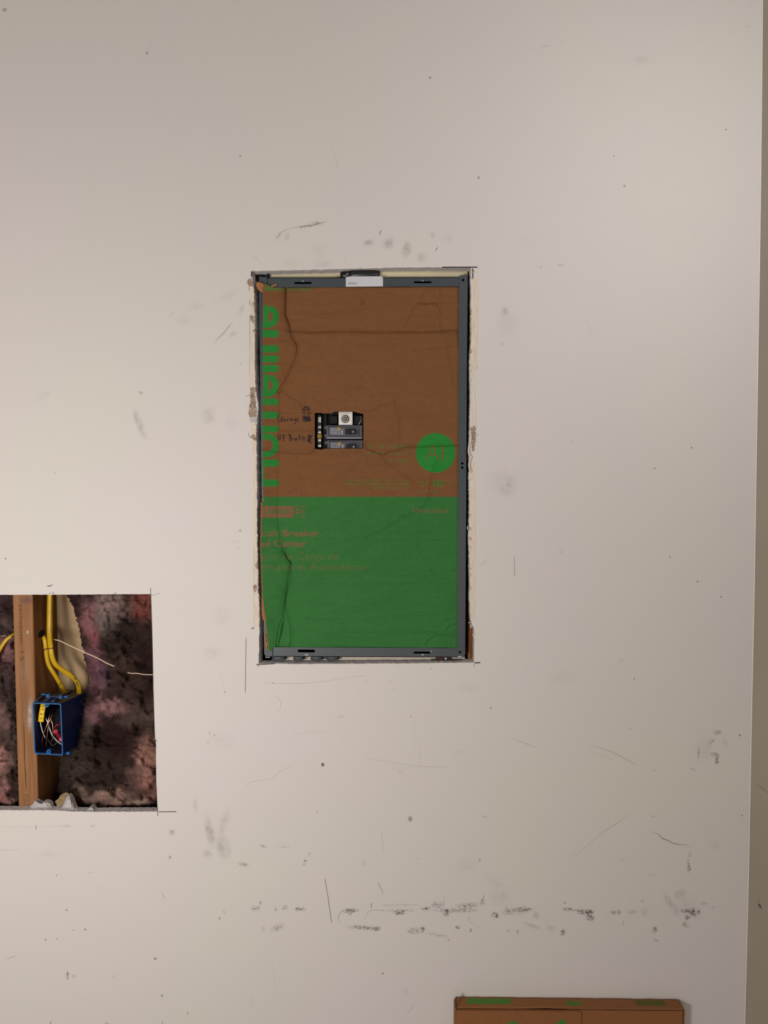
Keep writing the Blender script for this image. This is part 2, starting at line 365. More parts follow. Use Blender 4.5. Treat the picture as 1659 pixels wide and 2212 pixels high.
# panel opening outline (clockwise from top left) and cable opening outline
top_e = jag([(542, 585.5), (600, 584.6), (700, 582.2), (800, 579.8), (856, 577.8), (960, 577.6), (1017, 578)], 0.5, 6, seed=1)
right_e = jag([(1017, 578), (1016, 600), (1017, 622), (1017.5, 740), (1015, 770), (1014.5, 800), (1016, 850), (1014, 950), (1012.5, 975), (1014.5, 1010), (1012.5, 1030), (1014, 1090), (1012.5, 1165), (1014, 1220), (1014.5, 1290), (1016, 1335), (1019, 1350), (1023.6, 1358), (1024, 1400), (1024.3, 1431)], 0.8, 4, seed=2)
bot_e = jag([(1024.3, 1431), (900, 1433), (780, 1433.6), (640, 1434.6), (600, 1433.2), (559, 1434.5)], 0.5, 6, seed=3)
left_e = jag([(559, 1434.5), (560.5, 1345), (560, 1290), (556.5, 1275), (558, 1240), (555.5, 1165), (555.5, 1060), (554.5, 960), (553, 935), (556, 905), (558, 880), (555, 860), (552, 830), (549, 760), (551, 700), (549, 640), (548, 618), (545, 600), (543, 596), (542, 585.5)], 0.7, 4, seed=4)
HOLE1 = top_e[:-1]+right_e[:-1]+bot_e[:-1]+left_e[:-1]
HOLE2 = (jag([(-150, 1285), (0, 1285), (120, 1284.6), (326, 1283.4)], 0.25, 8, seed=5)[:-1]
         + jag([(326, 1283.4), (328.6, 1380), (331, 1480), (334.5, 1590), (336.8, 1605), (337.5, 1680), (340.5, 1752)], 0.3, 8, seed=6)[:-1]
         + jag([(340.5, 1752.6), (300, 1753), (200, 1753.6), (150, 1752.5), (120, 1750.5), (40, 1750.2), (-150, 1750)], 0.6, 5, seed=7))
lp = [P(x, y) for x, y in HOLE1]; lp2 = [P(x, y) for x, y in HOLE2]
outer = [Vector((XL-0.05, 0, ztop)), Vector((0.85, 0, ztop)), Vector((0.85, 0, zbot)), Vector((XL-0.05, 0, zbot))]
tr = tessellate_polygon([[Vector((a.x, a.z, 0)) for a in l] for l in (outer, lp, lp2)])
fl = outer+lp+lp2; n = len(fl)
c1 = sum(lp, Vector())/len(lp); lpb = []
for a in lp:
    ex = min(abs(a.x-P(548, 900).x), abs(a.x-P(1016, 900).x)); q = Vector((a.x, TH, a.z))
    if abs(a.x-c1.x) > 0.155: q.x -= math.copysign(0.0040 if a.x < c1.x else 0.0006, a.x-c1.x)
    if abs(a.z-c1.z) > 0.31: q.z -= math.copysign(0.0020, a.z-c1.z)
    lpb.append(q)
v = fl+[Vector((a.x, TH, a.z)) for a in outer]+lpb+[Vector((a.x, TH, a.z)) for a in lp2]; f = [tuple(t) for t in tr]+[tuple(i+n for i in reversed(t)) for t in tr]; mi = [0]*len(tr)+[1]*len(tr)
b0 = 0
for l in (outer, lp, lp2):
    for i in range(len(l)):
        j = (i+1) % len(l); f.append((b0+i, b0+j, n+b0+j, n+b0+i)); mi.append(1)
    b0 += len(l)
wm = me_from(v, f); wall_back = link('wall_back', wm, [M_wall, M_gyp]); wm.polygons.foreach_set('material_index', mi)
bm = bmesh.new(); bm.from_mesh(wm); bmesh.ops.recalc_face_normals(bm, faces=bm.faces); bm.to_mesh(wm); bm.free()
tag(wall_back, 'white painted drywall with a tall panel opening and a square cable opening', kind='structure')
# right wall follows the corner, slightly out of plumb
mb = MB(); vv = []
for a in cw: vv += [(a.x, 0.0, a.z), (a.x+0.012, YF, a.z), (a.x+0.10, 0.0, a.z), (a.x+0.11, YF, a.z)]
ff = []
for i in range(len(cw)-1):
    a, b = 4*i, 4*i+4; ff += [(a, b, b+1, a+1), (a+2, a+3, b+3, b+2)]
mb.add(vv, ff); wall_right = mb.build('wall_right', M_wall_tan); tag(wall_right, 'darker tan side wall meeting the white wall at the right', kind='structure')
# highlight along the corner, painted as a lighter strip
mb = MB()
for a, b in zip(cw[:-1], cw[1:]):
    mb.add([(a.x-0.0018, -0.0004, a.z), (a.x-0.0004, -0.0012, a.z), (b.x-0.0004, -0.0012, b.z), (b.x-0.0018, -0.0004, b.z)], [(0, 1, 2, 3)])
M_highlight = mat('highlight_strip', (0.78, 0.73, 0.66), 0.6)
mb.build('corner_highlight', M_highlight, wall_back)
def slab(name, a, b, m, lab):
    mb = MB(); mb.box(a, b); o = mb.build(name, m); tag(o, lab, kind='structure'); return o
slab('floor', (XL-0.1, YF-0.1, -0.1), (0.9, 0.2, 0.0), M_conc, 'grey concrete floor below the picture')
slab('ceiling', (XL-0.1, YF-0.1, ztop), (0.9, 0.2, ztop+0.1), M_ceil, 'plain white ceiling above the picture')
slab('wall_left', (XL-0.1, YF-0.1, 0), (XL, 0.2, ztop), M_wall, 'plain white wall left of the picture')
slab('wall_front', (XL-0.1, YF-0.1, 0), (0.9, YF, ztop), M_wall, 'plain white wall behind the viewer')
slab('wall_rear', (XL, 0.106, 0), (0.85, 0.12, ztop), M_back, 'cream board closing the stud cavity behind both openings')

M_beige = mat('beige_backer', alb((176, 168, 138), 0.6), 0.9, noise=(8, (1, 1, 1), 0.5))
M_beige2 = mat('pale_backer', alb((150, 142, 130), 0.5), 0.9, noise=(60, (1, 1, 1), 0.5))
for (x0, y0, x1, y1, m_) in ((575, 560, 1010, 600.5, M_beige), (617, 1418.5, 1004, 1450, M_beige2)):
    mb = MB(); mb.pbox(x0, y0, x1, y1, TH+.001, TH+.006); mb.build('backer_board', m_, wall_back)

# ---- torn paper beside the panel opening (parts of the wall)
def strip(name, L, R, Y0, m, amp=0.5, seed=0, step=4, thick=0.0004):
    a = jag(L, amp, step, seed=seed); b = jag(R, amp, step, seed=seed+50)
    return plate(name, a+b[::-1], [], Y0, Y0+thick, [m], wall_back)
strip('exposed_paper', [(540, 690), (539.6, 860), (542, 905), (545, 960), (547, 1090), (549, 1200), (549, 1355)], [(550, 690), (551, 860), (552.5, 905), (553.5, 960), (554.5, 1090), (555, 1200), (559.5, 1355)], -0.0005, M_paper, 0.35, 11)
strip('exposed_paper', [(539, 617), (540, 650), (541, 688)], [(548, 617), (549, 650), (549.5, 688)], -0.0005, M_paper, 0.5, 12)
strip('torn_paper', [(535, 604), (534.5, 612), (537, 618)], [(543, 601), (546, 610), (547, 619)], -0.0016, M_tear, 1.5, 13, 1.5, 0.0010)
strip('torn_paper', [(538.5, 681), (540, 688), (543, 694)], [(543, 680), (549, 685), (550, 700)], -0.0010, M_tear, 0.8, 14, 2, 0.0006)
strip('torn_paper', [(541, 838), (541, 862), (539, 880), (536.5, 893), (540, 903), (543, 908)], [(548, 836), (551, 862), (553, 880), (554, 893), (553, 901), (552, 907)], -0.0014, M_tear, 1.5, 15, 2, 0.0008)
strip('paper_curl', [(541, 901), (541, 911)], [(556, 899), (553, 912)], -0.0026, M_crumb, 0.7, 16, 3, 0.0016)
strip('torn_paper', [(541, 942), (548, 950), (551, 952)], [(548, 938), (553, 944), (554, 953)], -0.0010, M_tear, 0.6, 17, 3, 0.0006)
strip('torn_paper', [(552, 1216), (551.5, 1222), (553, 1229)], [(556, 1214), (557, 1222), (557, 1228)], -0.0012, M_tear, 0.8, 18, 2, 0.0008)
strip('torn_paper', [(547.5, 1264), (547, 1273), (550, 1280)], [(553, 1262), (555, 1270), (553, 1278)], -0.0012, M_tear, 0.9, 19, 2, 0.0008)
strip('exposed_paper', [(1021, 603), (1018, 640), (1019, 700), (1017, 750), (1020, 780)], [(1032, 600), (1032.5, 650), (1032, 720), (1031, 760), (1029, 792)], -0.0005, M_paper, 0.4, 21)
strip('torn_paper', [(1016.5, 752), (1018, 775), (1020, 795), (1022, 800)], [(1022, 748), (1027, 765), (1029, 780), (1028, 800)], -0.0010, M_paper, 1.0, 22, 3, 0.0006)
strip('torn_paper', [(1019, 800), (1020, 850), (1020, 900), (1021, 945)], [(1024, 800), (1026, 850), (1028, 900), (1027.5, 950)], -0.0008, M_paper, 0.7, 23, 3)
strip('torn_paper', [(1017, 925), (1019, 950), (1020, 975)], [(1026, 918), (1028, 940), (1024, 975)], -0.0012, M_tear, 1.5, 24, 2, 0.0006)
strip('exposed_paper', [(1017, 1000), (1016.5, 1100), (1015, 1200), (1017, 1335)], [(1025, 1000), (1027, 1100), (1026.5, 1220), (1025, 1340)], -0.0005, M_paper, 0.7, 25)
for i, (x, y, w, h, mm) in enumerate([(545, 1358, 5, 4, M_tear), (1015, 1035, 4, 4, M_paper), (1013, 1222, 3, 8, M_crumb), (1017, 1352, 4, 9, M_crumb), (1024, 1372, 6, 4, M_paper), (1022, 588, 4, 5, M_tear), (1014, 584, 10, 6, M_tear), (1020, 600, 3, 5, M_tear), (1030, 794, 4, 3, M_paper), (1010, 1140, 2, 7, M_paper), (1014, 1345, 4, 2, M_paper)]):
    pts = [(x+w*.6*math.cos(a)*rnd.uniform(.5, 1.1), y+h*.6*math.sin(a)*rnd.uniform(.5, 1.1)) for a in [k*math.pi/5 for k in range(10)]]
    plate('paper_shred', pts, [], -0.0022, -0.0006, [mm], wall_back)
tube_obj('paper_curl', [(1017, 955, -.002), (1012.5, 966, -.003), (1013, 980, -.004), (1018, 988, -.003), (1013.5, 1000, -.004), (1014, 1012, -.004), (1019, 1020, -.002)], 0.0014, M_paper, wall_back, 0.6)
# gypsum burrs along the cut edges
for k in range(46):
    side = rnd.random() < .6; y = rnd.uniform(605, 1350); bx_ = float(np.interp(y, [600, 750, 900, 1100, 1350], [549, 550, 554, 555.5, 560])) if side else float(np.interp(y, [600, 800, 1000, 1350], [1017, 1015, 1014, 1016]))
    sg = -1 if side else 1; L_ = rnd.uniform(3, 13); w_ = rnd.uniform(1, 4.5); x = bx_+sg*w_*.35
    pts = [(x-w_*.5*rnd.uniform(.2, 1), y-L_*.5), (x+w_*.4*rnd.uniform(-.5, 1), y-L_*.3), (x+w_*.6*rnd.uniform(.3, 1), y-L_*.05), (x+w_*.4*rnd.uniform(0, 1), y+L_*.25), (x+w_*.1, y+L_*.5), (x-w_*.5*rnd.uniform(.2, 1), y+L_*.3), (x-w_*.7*rnd.uniform(.2, 1), y)]
    plate('paper_shred', jag(pts+[pts[0]], .3, 1.5, seed=k)[:-1], [], -0.0016-.00003*k, -0.0008, [rnd.choice([M_paper, M_tear, M_crumb, M_paper])], wall_back)
for name, path, c in (('cut_burr', right_e, 1), ('cut_burr', left_e, 2), ('cut_burr', bot_e, 3)):
    mb = MB(); r = random.Random(c)
    for (x, y) in path[2:-2]:
        if r.random() < 0.75:
            s = r.uniform(.4, 1.3); q = P(x+r.uniform(-1, .8), y+r.uniform(-1, 1), r.uniform(-.0006, .006)); R = 0.0008*s
            vs = [(q.x+R*r.uniform(-1, 1), q.y+R*r.uniform(-1, 1), q.z+R*2.2*r.uniform(-1, 1)) for _ in range(4)]
            mb.add(vs, [(0, 1, 2), (0, 2, 3), (0, 3, 1), (1, 3, 2)])
    o = mb.build(name, M_paper if c == 1 else M_gyp, wall_back); o['kind'] = 'stuff'

# ---- marks on the wall (parts of the wall)
def spot(x, y, w, h, ang, st, m, name='scuff_mark', Y=-0.00025, par=None):
    a = math.radians(ang); ca, sa = math.cos(a), math.sin(a); vs = []
    for u, w_ in ((-1, -1), (1, -1), (1, 1), (-1, 1)):
        dx, dy = u*w/2, w_*h/2; vs.append(P(x+dx*ca-dy*sa, y+dx*sa+dy*ca, Y-0.00002*(spot.k % 9)))
    spot.k += 1
    me = me_from(vs, [(0, 1, 2, 3)]); uv = me.uv_layers.new(name='UVMap')
    for i, c in enumerate(((-1, -1), (1, -1), (1, 1), (-1, 1))): uv.data[i].uv = c
    o = link(name, me, m, par or wall_back); o['strength'] = float(st)*(0.5 if m is K_soft else 0.62 if m is K_dot else 1.2 if m is K_scuff else 1.0); return o
spot.k = 0
def line(pts, w, st, m=None, name='pencil_line', Y=-0.0003, par=None, taper=False, wob=0.0):
    P2 = [Vector((x, y, 0)) for x, y in pts]; P2 = smooth_path(P2, 5) if len(P2) > 2 else [P2[0].lerp(P2[1], k/8) for k in range(9)]
    vs = []; nn = len(P2)
    for i, p in enumerate(P2):
        t = (P2[min(i+1, nn-1)]-P2[max(i-1, 0)]).normalized(); nx, ny = -t.y, t.x
        ww = w*0.5*(1 if not taper else max(0.15, math.sin(math.pi*(i+.5)/nn)))*rnd.uniform(1-wob, 1+wob)
        vs += [P(p.x+nx*ww, p.y+ny*ww, Y), P(p.x-nx*ww, p.y-ny*ww, Y)]
    o = link(name, me_from(vs, [(2*i, 2*i+1, 2*i+3, 2*i+2) for i in range(nn-1)]), m or K_line, par or wall_back); o['strength'] = float(st); return o
# marker and knife lines that overshoot the cut corners
for pts, w, st in [([(955, 577.3), (1031.5, 577.2)], 2.3, 0.95), ([(1021, 580), (1021.4, 601)], 2.2, 0.95), ([(1025, 1432), (1037.5, 1431.4)], 2.2, 0.95),
                   ([(543.4, 588), (543.2, 598)], 2.3, 1.0), ([(554.5, 1436), (559, 1435.6)], 2.6, 0.9), ([(559, 1436), (592, 1433.8)], 1.6, 0.8),
                   ([(342.5, 1753.6), (381, 1753.4)], 1.5, 0.9)]:
    line(pts, w, st, K_pen, 'marker_line')
for pts, w, st in [([(325.3, 1270.5), (325.8, 1284), (328.8, 1380), (331, 1480)], 1.3, 0.8), ([(331, 1480), (334.5, 1590), (337, 1610)], 0.8, 0.6), ([(340.3, 1744), (340.6, 1763)], 1.3, 0.7),
                   ([(327, 1286), (333, 1285.5), (339, 1282.5), (342, 1281.5), (345, 1284)], 0.8, 0.5), ([(1024.3, 1434), (1024.6, 1441)], 1.0, 0.6), ([(557.5, 1438), (558, 1442)], 1, 0.5),
                   ([(532, 1378), (530.6, 1440), (529.8, 1496)], 1.1, 0.75), ([(1111.2, 1205), (1112, 1243)], 0.9, 0.55), ([(1108, 1204.5), (1114, 1204)], 0.8, 0.3), ([(1109, 1243), (1115, 1243)], 0.8, 0.35),
                   ([(702, 1899), (708, 1935), (713, 1970), (716.5, 1993)], 1.1, 0.65), ([(817, 1905), (822, 1918), (828, 1930)], 1.2, 0.35), ([(547, 687), (546.5, 600)], .6, .3),
                   ([(537, 620), (542, 640), (539, 655), (545, 672)], 1.0, .7), ([(539.5, 690), (539.8, 850)], 0.8, 0.5), ([(548.5, 1130), (549, 1352)], 0.8, 0.4), ([(532, 856), (537, 854), (540, 853)], 1, .6), ([(537, 935), (538.5, 942), (549, 950)], 1, .55)]:
    line(pts, w, st)
# long faint scratches and cracks
for pts, w, st, tp in [([(342, 1270), (300, 1269), (250, 1269)], .6, .0, 0), ([(568, 1476), (580, 1475), (590, 1476.5), (620, 1476.5), (660, 1476), (700, 1472), (730, 1467), (760, 1462), (792, 1459.5)], 0.8, 0.32, 0),
                       ([(1402, 1795), (1417, 1800), (1424, 1804), (1431, 1811), (1443, 1815.5), (1455, 1822), (1470, 1824.5), (1482, 1825), (1496, 1830)], 1.5, 0.6, 1),
                       ([(1260, 1609), (1290, 1614), (1320, 1624), (1345, 1636), (1370, 1649), (1380, 1653)], 1.6, 0.32, 1), ([(1275, 1622), (1310, 1636), (1335, 1643)], 1.6, 0.14, 1),
                       ([(1095, 1593), (1125, 1602), (1150, 1612), (1170, 1619)], 2, 0.2, 1), ([(1217, 1870), (1255, 1838), (1300, 1800), (1345, 1770), (1375, 1745)], 3, 0.13, 1),
                       ([(792, 1634), (798, 1640), (830, 1643), (860, 1650), (890, 1653), (925, 1656), (965, 1656)], 1.2, 0.17, 0), ([(845, 1659), (865, 1662), (900, 1657), (960, 1656)], 0.9, 0.14, 0),
                       ([(862, 1662), (864, 1672)], 1, .25, 0), ([(869, 1662), (867, 1672)], 1, .25, 0), ([(896, 1560), (896.5, 1610)], .8, .12, 0), ([(908, 1620), (908.5, 1655)], 1, .2, 0),
                       ([(532, 1697), (540, 1690), (560, 1686), (590, 1681), (600, 1670), (632, 1653)], 1.2, 0.22, 0), ([(634, 1590), (650, 1584), (680, 1582), (708, 1581)], 1, .18, 0),
                       ([(460, 742), (472, 730), (486, 716), (497, 702), (504, 694)], 3.2, 0.3, 1), ([(363, 686), (376, 672)], .8, .35, 0), ([(716, 318), (726, 345), (733, 368)], .8, .3, 0),
                       ([(597, 516), (610, 500), (640, 491), (672, 487), (704, 479)], 1.8, 0.3, 0), ([(1168, 99.5), (1187, 99.7)], 1.1, .4, 1), ([(1204, 94), (1219, 93.5)], 1, .3, 1), ([(316.5, 115), (326, 92)], .7, .35, 0),
                       ([(820, 508), (823, 496)], 2, .5, 1), ([(940, 543), (946, 533)], 2, .45, 1), ([(1265, 692), (1283, 728)], .9, .18, 0), ([(347, 1925), (353, 1935), (358, 1944)], .9, .45, 1), ([(188, 1888), (195, 1885.5), (204, 1885.5)], 1, .4, 1),
                       ([(13, 2072.5), (24, 2068), (38, 2064)], 1.4, .4, 1), ([(238, 2108), (250, 2110)], 1.1, .4, 1), ([(246, 2105), (256, 2106.5)], 1, .3, 1), ([(247, 2115), (255, 2113)], 1, .3, 1), ([(145, 2099), (146, 2115)], 1.6, .35, 0),
                       ([(0, 1786), (60, 1786), (140, 1785)], .9, .17, 0), ([(0, 1835.5), (40, 1836)], 1, .2, 0), ([(77.5, 1783), (78, 1792)], 1.4, .6, 0), ([(110, 2206), (109, 2212)], 1.2, .6, 0), ([(350, 2206), (351, 2212)], 1.2, .5, 0),
                       ([(101, 1264.5), (107, 1266), (115, 1262.5)], 2.4, .7, 1), ([(75, 865), (88, 863), (105, 858)], 1.2, .15, 1), ([(496, 1170), (523, 1171)], .8, .2, 0), ([(735, 1972), (728, 1985)], 1.1, .3, 0),
                       ([(788, 1985), (794, 1972), (805, 1966), (830, 1967)], 1.3, .35, 0), ([(733, 1992), (731, 1980), (737, 1970), (745, 1966)], 1.4, .35, 0), ([(802, 1951), (802, 1962)], 1.6, .5, 0), ([(826, 1956), (860, 1954), (905, 1955)], 1.1, .3, 0), ([(836, 1959), (880, 1958)], 1, .22, 0),
                       ([(1010, 1988), (1016, 1980)], 1.4, .4, 0), ([(1011, 1989), (1036, 2005)], 1.1, .3, 0), ([(1040, 1952), (1046, 1934)], 1.3, .45, 0), ([(959, 1938), (959, 1968)], 1, .3, 0), ([(1094, 1955), (1095, 1968)], 1.4, .4, 0),
                       ([(1220, 1920), (1219, 1931)], 1.2, 0, 0), ([(1348, 1988), (1345, 1999)], 1.4, .4, 0), ([(1400, 1889.5), (1418, 1890)], 1.2, .3, 1), ([(1407, 1664), (1420, 1664.5)], 1.3, .4, 1), ([(1406, 1764), (1416, 1764)], 2.0, .35, 1), ([(1355, 1573.5), (1370, 1573.5)], 1.6, .25, 1),
                       ([(1490, 1659), (1503, 1665)], 3, .25, 1), ([(1482, 1573), (1530, 1576)], 1.2, .1, 0), ([(587, 2070), (594, 2120), (596, 2140)], .9, .15, 0), ([(540, 2152), (550, 2180)], .9, .25, 0), ([(880, 2190), (894, 2172)], 1.1, .3, 0),
                       ([(825, 1797), (829, 1842)], .8, .35, 0), ([(474, 1450), (480, 1470), (486, 1490), (487, 1495)], 1, .14, 0), ([(1502, 1780), (1520, 1784), (1545, 1785)], 1, .13, 0), ([(968, 1471), (966, 1480)], 1, 0, 0),
                       ([(792, 1467), (790, 1477)], 1.1, .3, 0), ([(843, 1467), (844, 1476)], 1.3, .3, 1), ([(851, 1485), (849, 1491)], 1.4, .35, 1), ([(550, 552), (566, 572)], 1.0, .25, 0), ([(742, 548), (749, 572)], .8, .2, 0),
                       ([(1120, 513), (1145, 522), (1160, 535)], 1.2, .13, 0), ([(1635, 1695), (1646, 1702), (1659, 1712)], 1.5, .0, 0)]:
    if st > 0: line(pts, w, st*(0.9 if st > .4 else 0.6), name='scratch', taper=bool(tp), wob=0.25)
# soft smudges: x, y, w, h, angle, strength
for a in [(796, 524, 34, 20, -10, .42), (840, 526, 34, 36, 0, .48), (878, 540, 28, 48, 10, .5), (912, 556, 34, 30, 0, .3), (935, 507, 14, 20, 0, .35), (968, 515, 40, 30, 20, .15), (620, 512, 16, 30, 15, .22), (675, 485, 50, 14, -12, .3),
          (600, 510, 34, 18, -50, .2), (700, 570, 60, 26, 0, .14), (630, 570, 60, 30, 0, .12), (690, 540, 60, 40, 0, .1), (522, 668, 18, 34, 20, .28), (503, 722, 26, 16, -30, .3), (420, 662, 60, 24, -10, .14), (395, 690, 50, 30, 0, .12), (490, 640, 90, 26, -22, .1),
          (303, 920, 24, 90, -22, .3), (450, 897, 40, 52, 5, .26), (304, 848, 14, 10, 20, .7), (294, 900, 20, 50, -10, .15), (95, 852, 40, 14, -10, .2), (500, 910, 40, 60, 0, .1), (1090, 672, 22, 24, 0, .4), (1085, 743, 14, 16, 0, .35), (1095, 700, 60, 90, 0, .12),
          (1095, 1050, 52, 60, 0, .2), (1085, 1040, 110, 90, 0, .1), (1168, 577, 10, 10, 0, .35), (1210, 573, 22, 8, 0, .35), (1385, 128, 50, 26, 0, .2), (450, 1790, 22, 110, -8, .26), (482, 1830, 40, 76, -14, .4), (484, 1775, 26, 80, 18, .28), (455, 1800, 30, 80, -16, .3), (448, 1845, 30, 24, 0, .3), (422, 1740, 16, 60, 0, .2),
          (526, 1867, 34, 12, 12, .6), (370, 1797, 22, 16, 0, .28), (367, 1852, 9, 14, 25, .8), (480, 1600, 90, 60, 0, .08), (460, 1410, 60, 40, 0, .12), (480, 1330, 60, 60, 0, .1), (1340, 1950, 0, 0, 0, 0), (1450, 1955, 22, 80, -32, .38), (1468, 1930, 40, 26, -20, .3), (1480, 1950, 70, 60, 0, .12), (1492, 1970, 20, 60, -45, .2),
          (1158, 1978, 22, 24, 0, .4), (1120, 1967, 60, 30, 0, .28), (1392, 1970, 26, 30, 0, .22), (1413, 2010, 14, 24, 0, .4), (1520, 1620, 60, 80, 0, .12), (1552, 1583, 26, 14, 0, .3), (1567, 1605, 16, 26, -20, .22), (1534, 1606, 14, 10, 0, .3), (1545, 1825, 30, 30, 0, .18), (1080, 1940, 60, 50, -20, .16), (1070, 1905, 90, 30, 35, .1),
          (568, 2007, 12, 22, 0, .35), (877, 2141, 16, 14, 0, .3), (990, 1625, 26, 20, 0, .12), (1343, 1427, 16, 12, 0, .25), (1220, 1465, 90, 50, 0, .08), (1012, 1485, 60, 30, 0, .1), (1212, 1192, 14, 16, 0, .22), (735, 1548, 30, 12, 0, .18), (1346, 1858, 16, 14, 0, .2), (786, 1864, 14, 22, 0, .25), (108, 1845, 80, 20, 0, .1), (460, 1340, 30, 30, 0, .0), (1045, 1215, 60, 12, -40, .12), (1010, 1870, 60, 40, 0, .1)]:
    if a[5] > 0: spot(*a, K_soft, 'smudge')
# gritty black scuffs
for a in [(757, 1967, 50, 14, -4, .95), (757, 1972, 10, 14, 0, 1), (862, 1972, 34, 14, 0, .95), (865, 1967, 90, 10, 0, .4), (785, 2004, 90, 14, 3, .7), (812, 2006, 26, 14, 0, 1), (913, 2008, 14, 20, 0, 1), (895, 2011, 44, 20, 0, .5), (945, 2020, 70, 10, 10, .3), (985, 1967, 130, 12, 0, .6), (965, 1972, 26, 22, 0, .7), (920, 1963, 30, 14, 0, .7),
          (945, 1955, 40, 22, 0, .5), (1010, 1957, 70, 20, -5, .5), (1042, 1950, 14, 22, 0, .6), (1070, 1977, 26, 18, 20, .8), (1098, 1970, 40, 22, 0, .4), (989, 2004, 14, 12, 0, .9), (1017, 2009, 7, 12, 0, .9), (1098, 2012, 9, 9, 0, .7), (642, 1964, 12, 14, 0, 1), (650, 1964, 30, 12, 0, .6), (615, 1961, 20, 14, 0, .45), (596, 1964, 8, 12, 0, .7), (563, 1950, 8, 14, 0, .7), (553, 1962, 30, 18, 0, .4),
          (600, 2004, 46, 20, -20, .4), (1130, 1965, 60, 14, 0, .8), (1228, 1964, 40, 12, 5, .7), (1260, 1970, 50, 16, 8, .9), (1275, 1981, 24, 26, 0, 1), (1272, 1969, 30, 14, 0, 1), (1216, 2014, 16, 20, 0, 1), (1118, 2013, 9, 14, 0, .7), (1326, 1971, 26, 16, 0, .5), (1338, 1970, 10, 16, 0, .7), (1365, 1970, 30, 14, 0, .35), (1416, 2007, 14, 20, 0, .7), (1417, 2031, 16, 7, 10, .4),
          (1480, 1968, 30, 12, 0, .9), (1497, 1970, 26, 26, -40, 1), (1484, 1982, 18, 14, 0, 1), (1510, 1970, 10, 16, 0, 1), (1481, 1998, 26, 16, 40, .5), (1520, 1952, 24, 10, 8, .4), (1220, 1951, 6, 10, 0, .6), (1388, 1947, 8, 10, 0, .5), (1488, 1876, 12, 22, 0, 1), (1487, 1862, 7, 20, 0, .6), (1490, 1845, 8, 16, 0, .6), (1549, 1632, 14, 16, 0, .9), (1549, 1643, 12, 24, 0, .95), (1541, 1629, 20, 14, 0, .6), (1540, 1600, 22, 14, 0, .4), (1550, 1582, 26, 16, 0, .4),
          (1509, 1625, 8, 44, 0, .35), (697, 1652, 9, 14, 0, .9), (659, 1860, 10, 10, 0, .9), (657, 1868, 8, 6, 0, .6), (668, 1845, 7, 12, 0, .5), (568, 1828, 22, 10, 20, .4), (610, 1830, 50, 6, 0, .25), (1024, 1800, 0, 0, 0, 0), (1048, 1764, 14, 6, 0, .4), (1036, 1858, 12, 10, 20, .3), (903, 1855, 10, 4, 0, .7), (144, 1785, 30, 8, 0, .3), (200, 1784, 14, 8, 0, .35), (372, 1800, 16, 18, 0, .3), (545, 1962, 16, 12, 0, .25),
          (686, 482, 30, 12, 0, .45), (660, 489, 60, 8, -8, .4), (1160, 670, 0, 0, 0, 0), (1540, 1960, 20, 7, 8, .3), (890, 1505, 0, 0, 0, 0), (1150, 2000, 60, 14, 20, .25), (1190, 2005, 30, 20, 10, .2), (296, 1784, 0, 0, 0, 0), (40, 2110, 0, 0, 0, 0), (146, 2107, 10, 26, 0, .5), (160, 2108, 16, 12, 0, .25), (230, 2212, 16, 10, 0, .5)]:
    if a[5] > 0: spot(*a, K_scuff, 'scuff_mark')
# round dots and nail marks
for a in [(886, 1769, 14, 17, 0, .6), (697, 1652, 9, 12, 0, .9), (1034, 384, 7, 9, 20, .7), (929, 168, 6, 7, 30, .9), (10, 21, 13, 12, 0, .5), (317, 115, 5, 6, 0, 1), (519, 337, 6, 8, 0, .5), (1349, 402, 7, 7, 0, .7), (1326, 337, 5, 4, 0, .9), (1569, 280, 4.5, 5, 0, 1), (1614, 58, 4, 4, 0, .7), (1494, 967, 6, 6, 0, .8), (1414, 1012, 6, 6, 0, .7), (1447, 1203, 5, 5, 0, .8), (1507, 1256, 5, 6, 0, .8), (1558, 1289, 5, 6, 0, .8),
          (1598, 1588, 5, 7, -20, 1), (1603, 1762, 5, 5, 0, .8), (1370, 1466, 5, 5, 0, .8), (1060, 1529, 7, 5, 0, .7), (1236, 952, 5, 5, 0, .4), (144, 1966, 6, 5, 0, .8), (184, 2008, 6, 5, 0, .9), (159, 2009, 5, 5, 0, .6), (98, 2030, 6, 5, 0, .8), (123, 2028, 5, 5, 0, .5), (122, 1891, 5, 5, 0, .6), (335, 2071, 9, 8, 0, .7), (350, 2151, 6, 7, 0, .9), (405, 2189, 4, 9, 0, .6), (474, 1984, 5, 9, 0, .6), (484, 1970, 4, 12, -20, .4),
          (827, 2103, 5, 7, 0, .8), (969, 2030, 5, 5, 0, .7), (685, 1755, 5, 5, 0, .5), (887, 1548, 4, 5, 0, .8), (12, 1207, 5, 6, -40, .8), (118, 1022, 5, 5, 0, .4), (519, 1146, 7, 8, 0, .5), (515, 1184, 4, 4, 0, .4), (1057, 597, 4, 4, 0, .0), (1027, 713, 4, 4, 0, .8), (1033, 940, 4, 4, 0, .8), (520, 785, 4, 4, 0, .5), (590, 1475, 5, 3, 0, .8), (645, 1477, 3, 3, 0, .7), (932, 1445, 4, 4, 0, .6), (452, 1583, 4, 4, 0, .7), (463, 1588, 4, 5, 0, .7), (449, 1604, 4, 4, 0, .6), (485, 1495, 5, 4, 0, .6), (249, 1282, 7, 6, -40, .6), (108, 1282, 4, 5, -30, .9), (115, 1281.5, 5, 6, -30, .9), (337, 1600, 6, 7, -40, .8), (1640, 1957, 0, 0, 0, 0)]:
    if a[5] > 0: spot(*a, K_dot, 'spot')
for a in [(550, 1190, 0, 0, 0, 0), (1020, 1180, 0, 0, 0, 0)]: pass
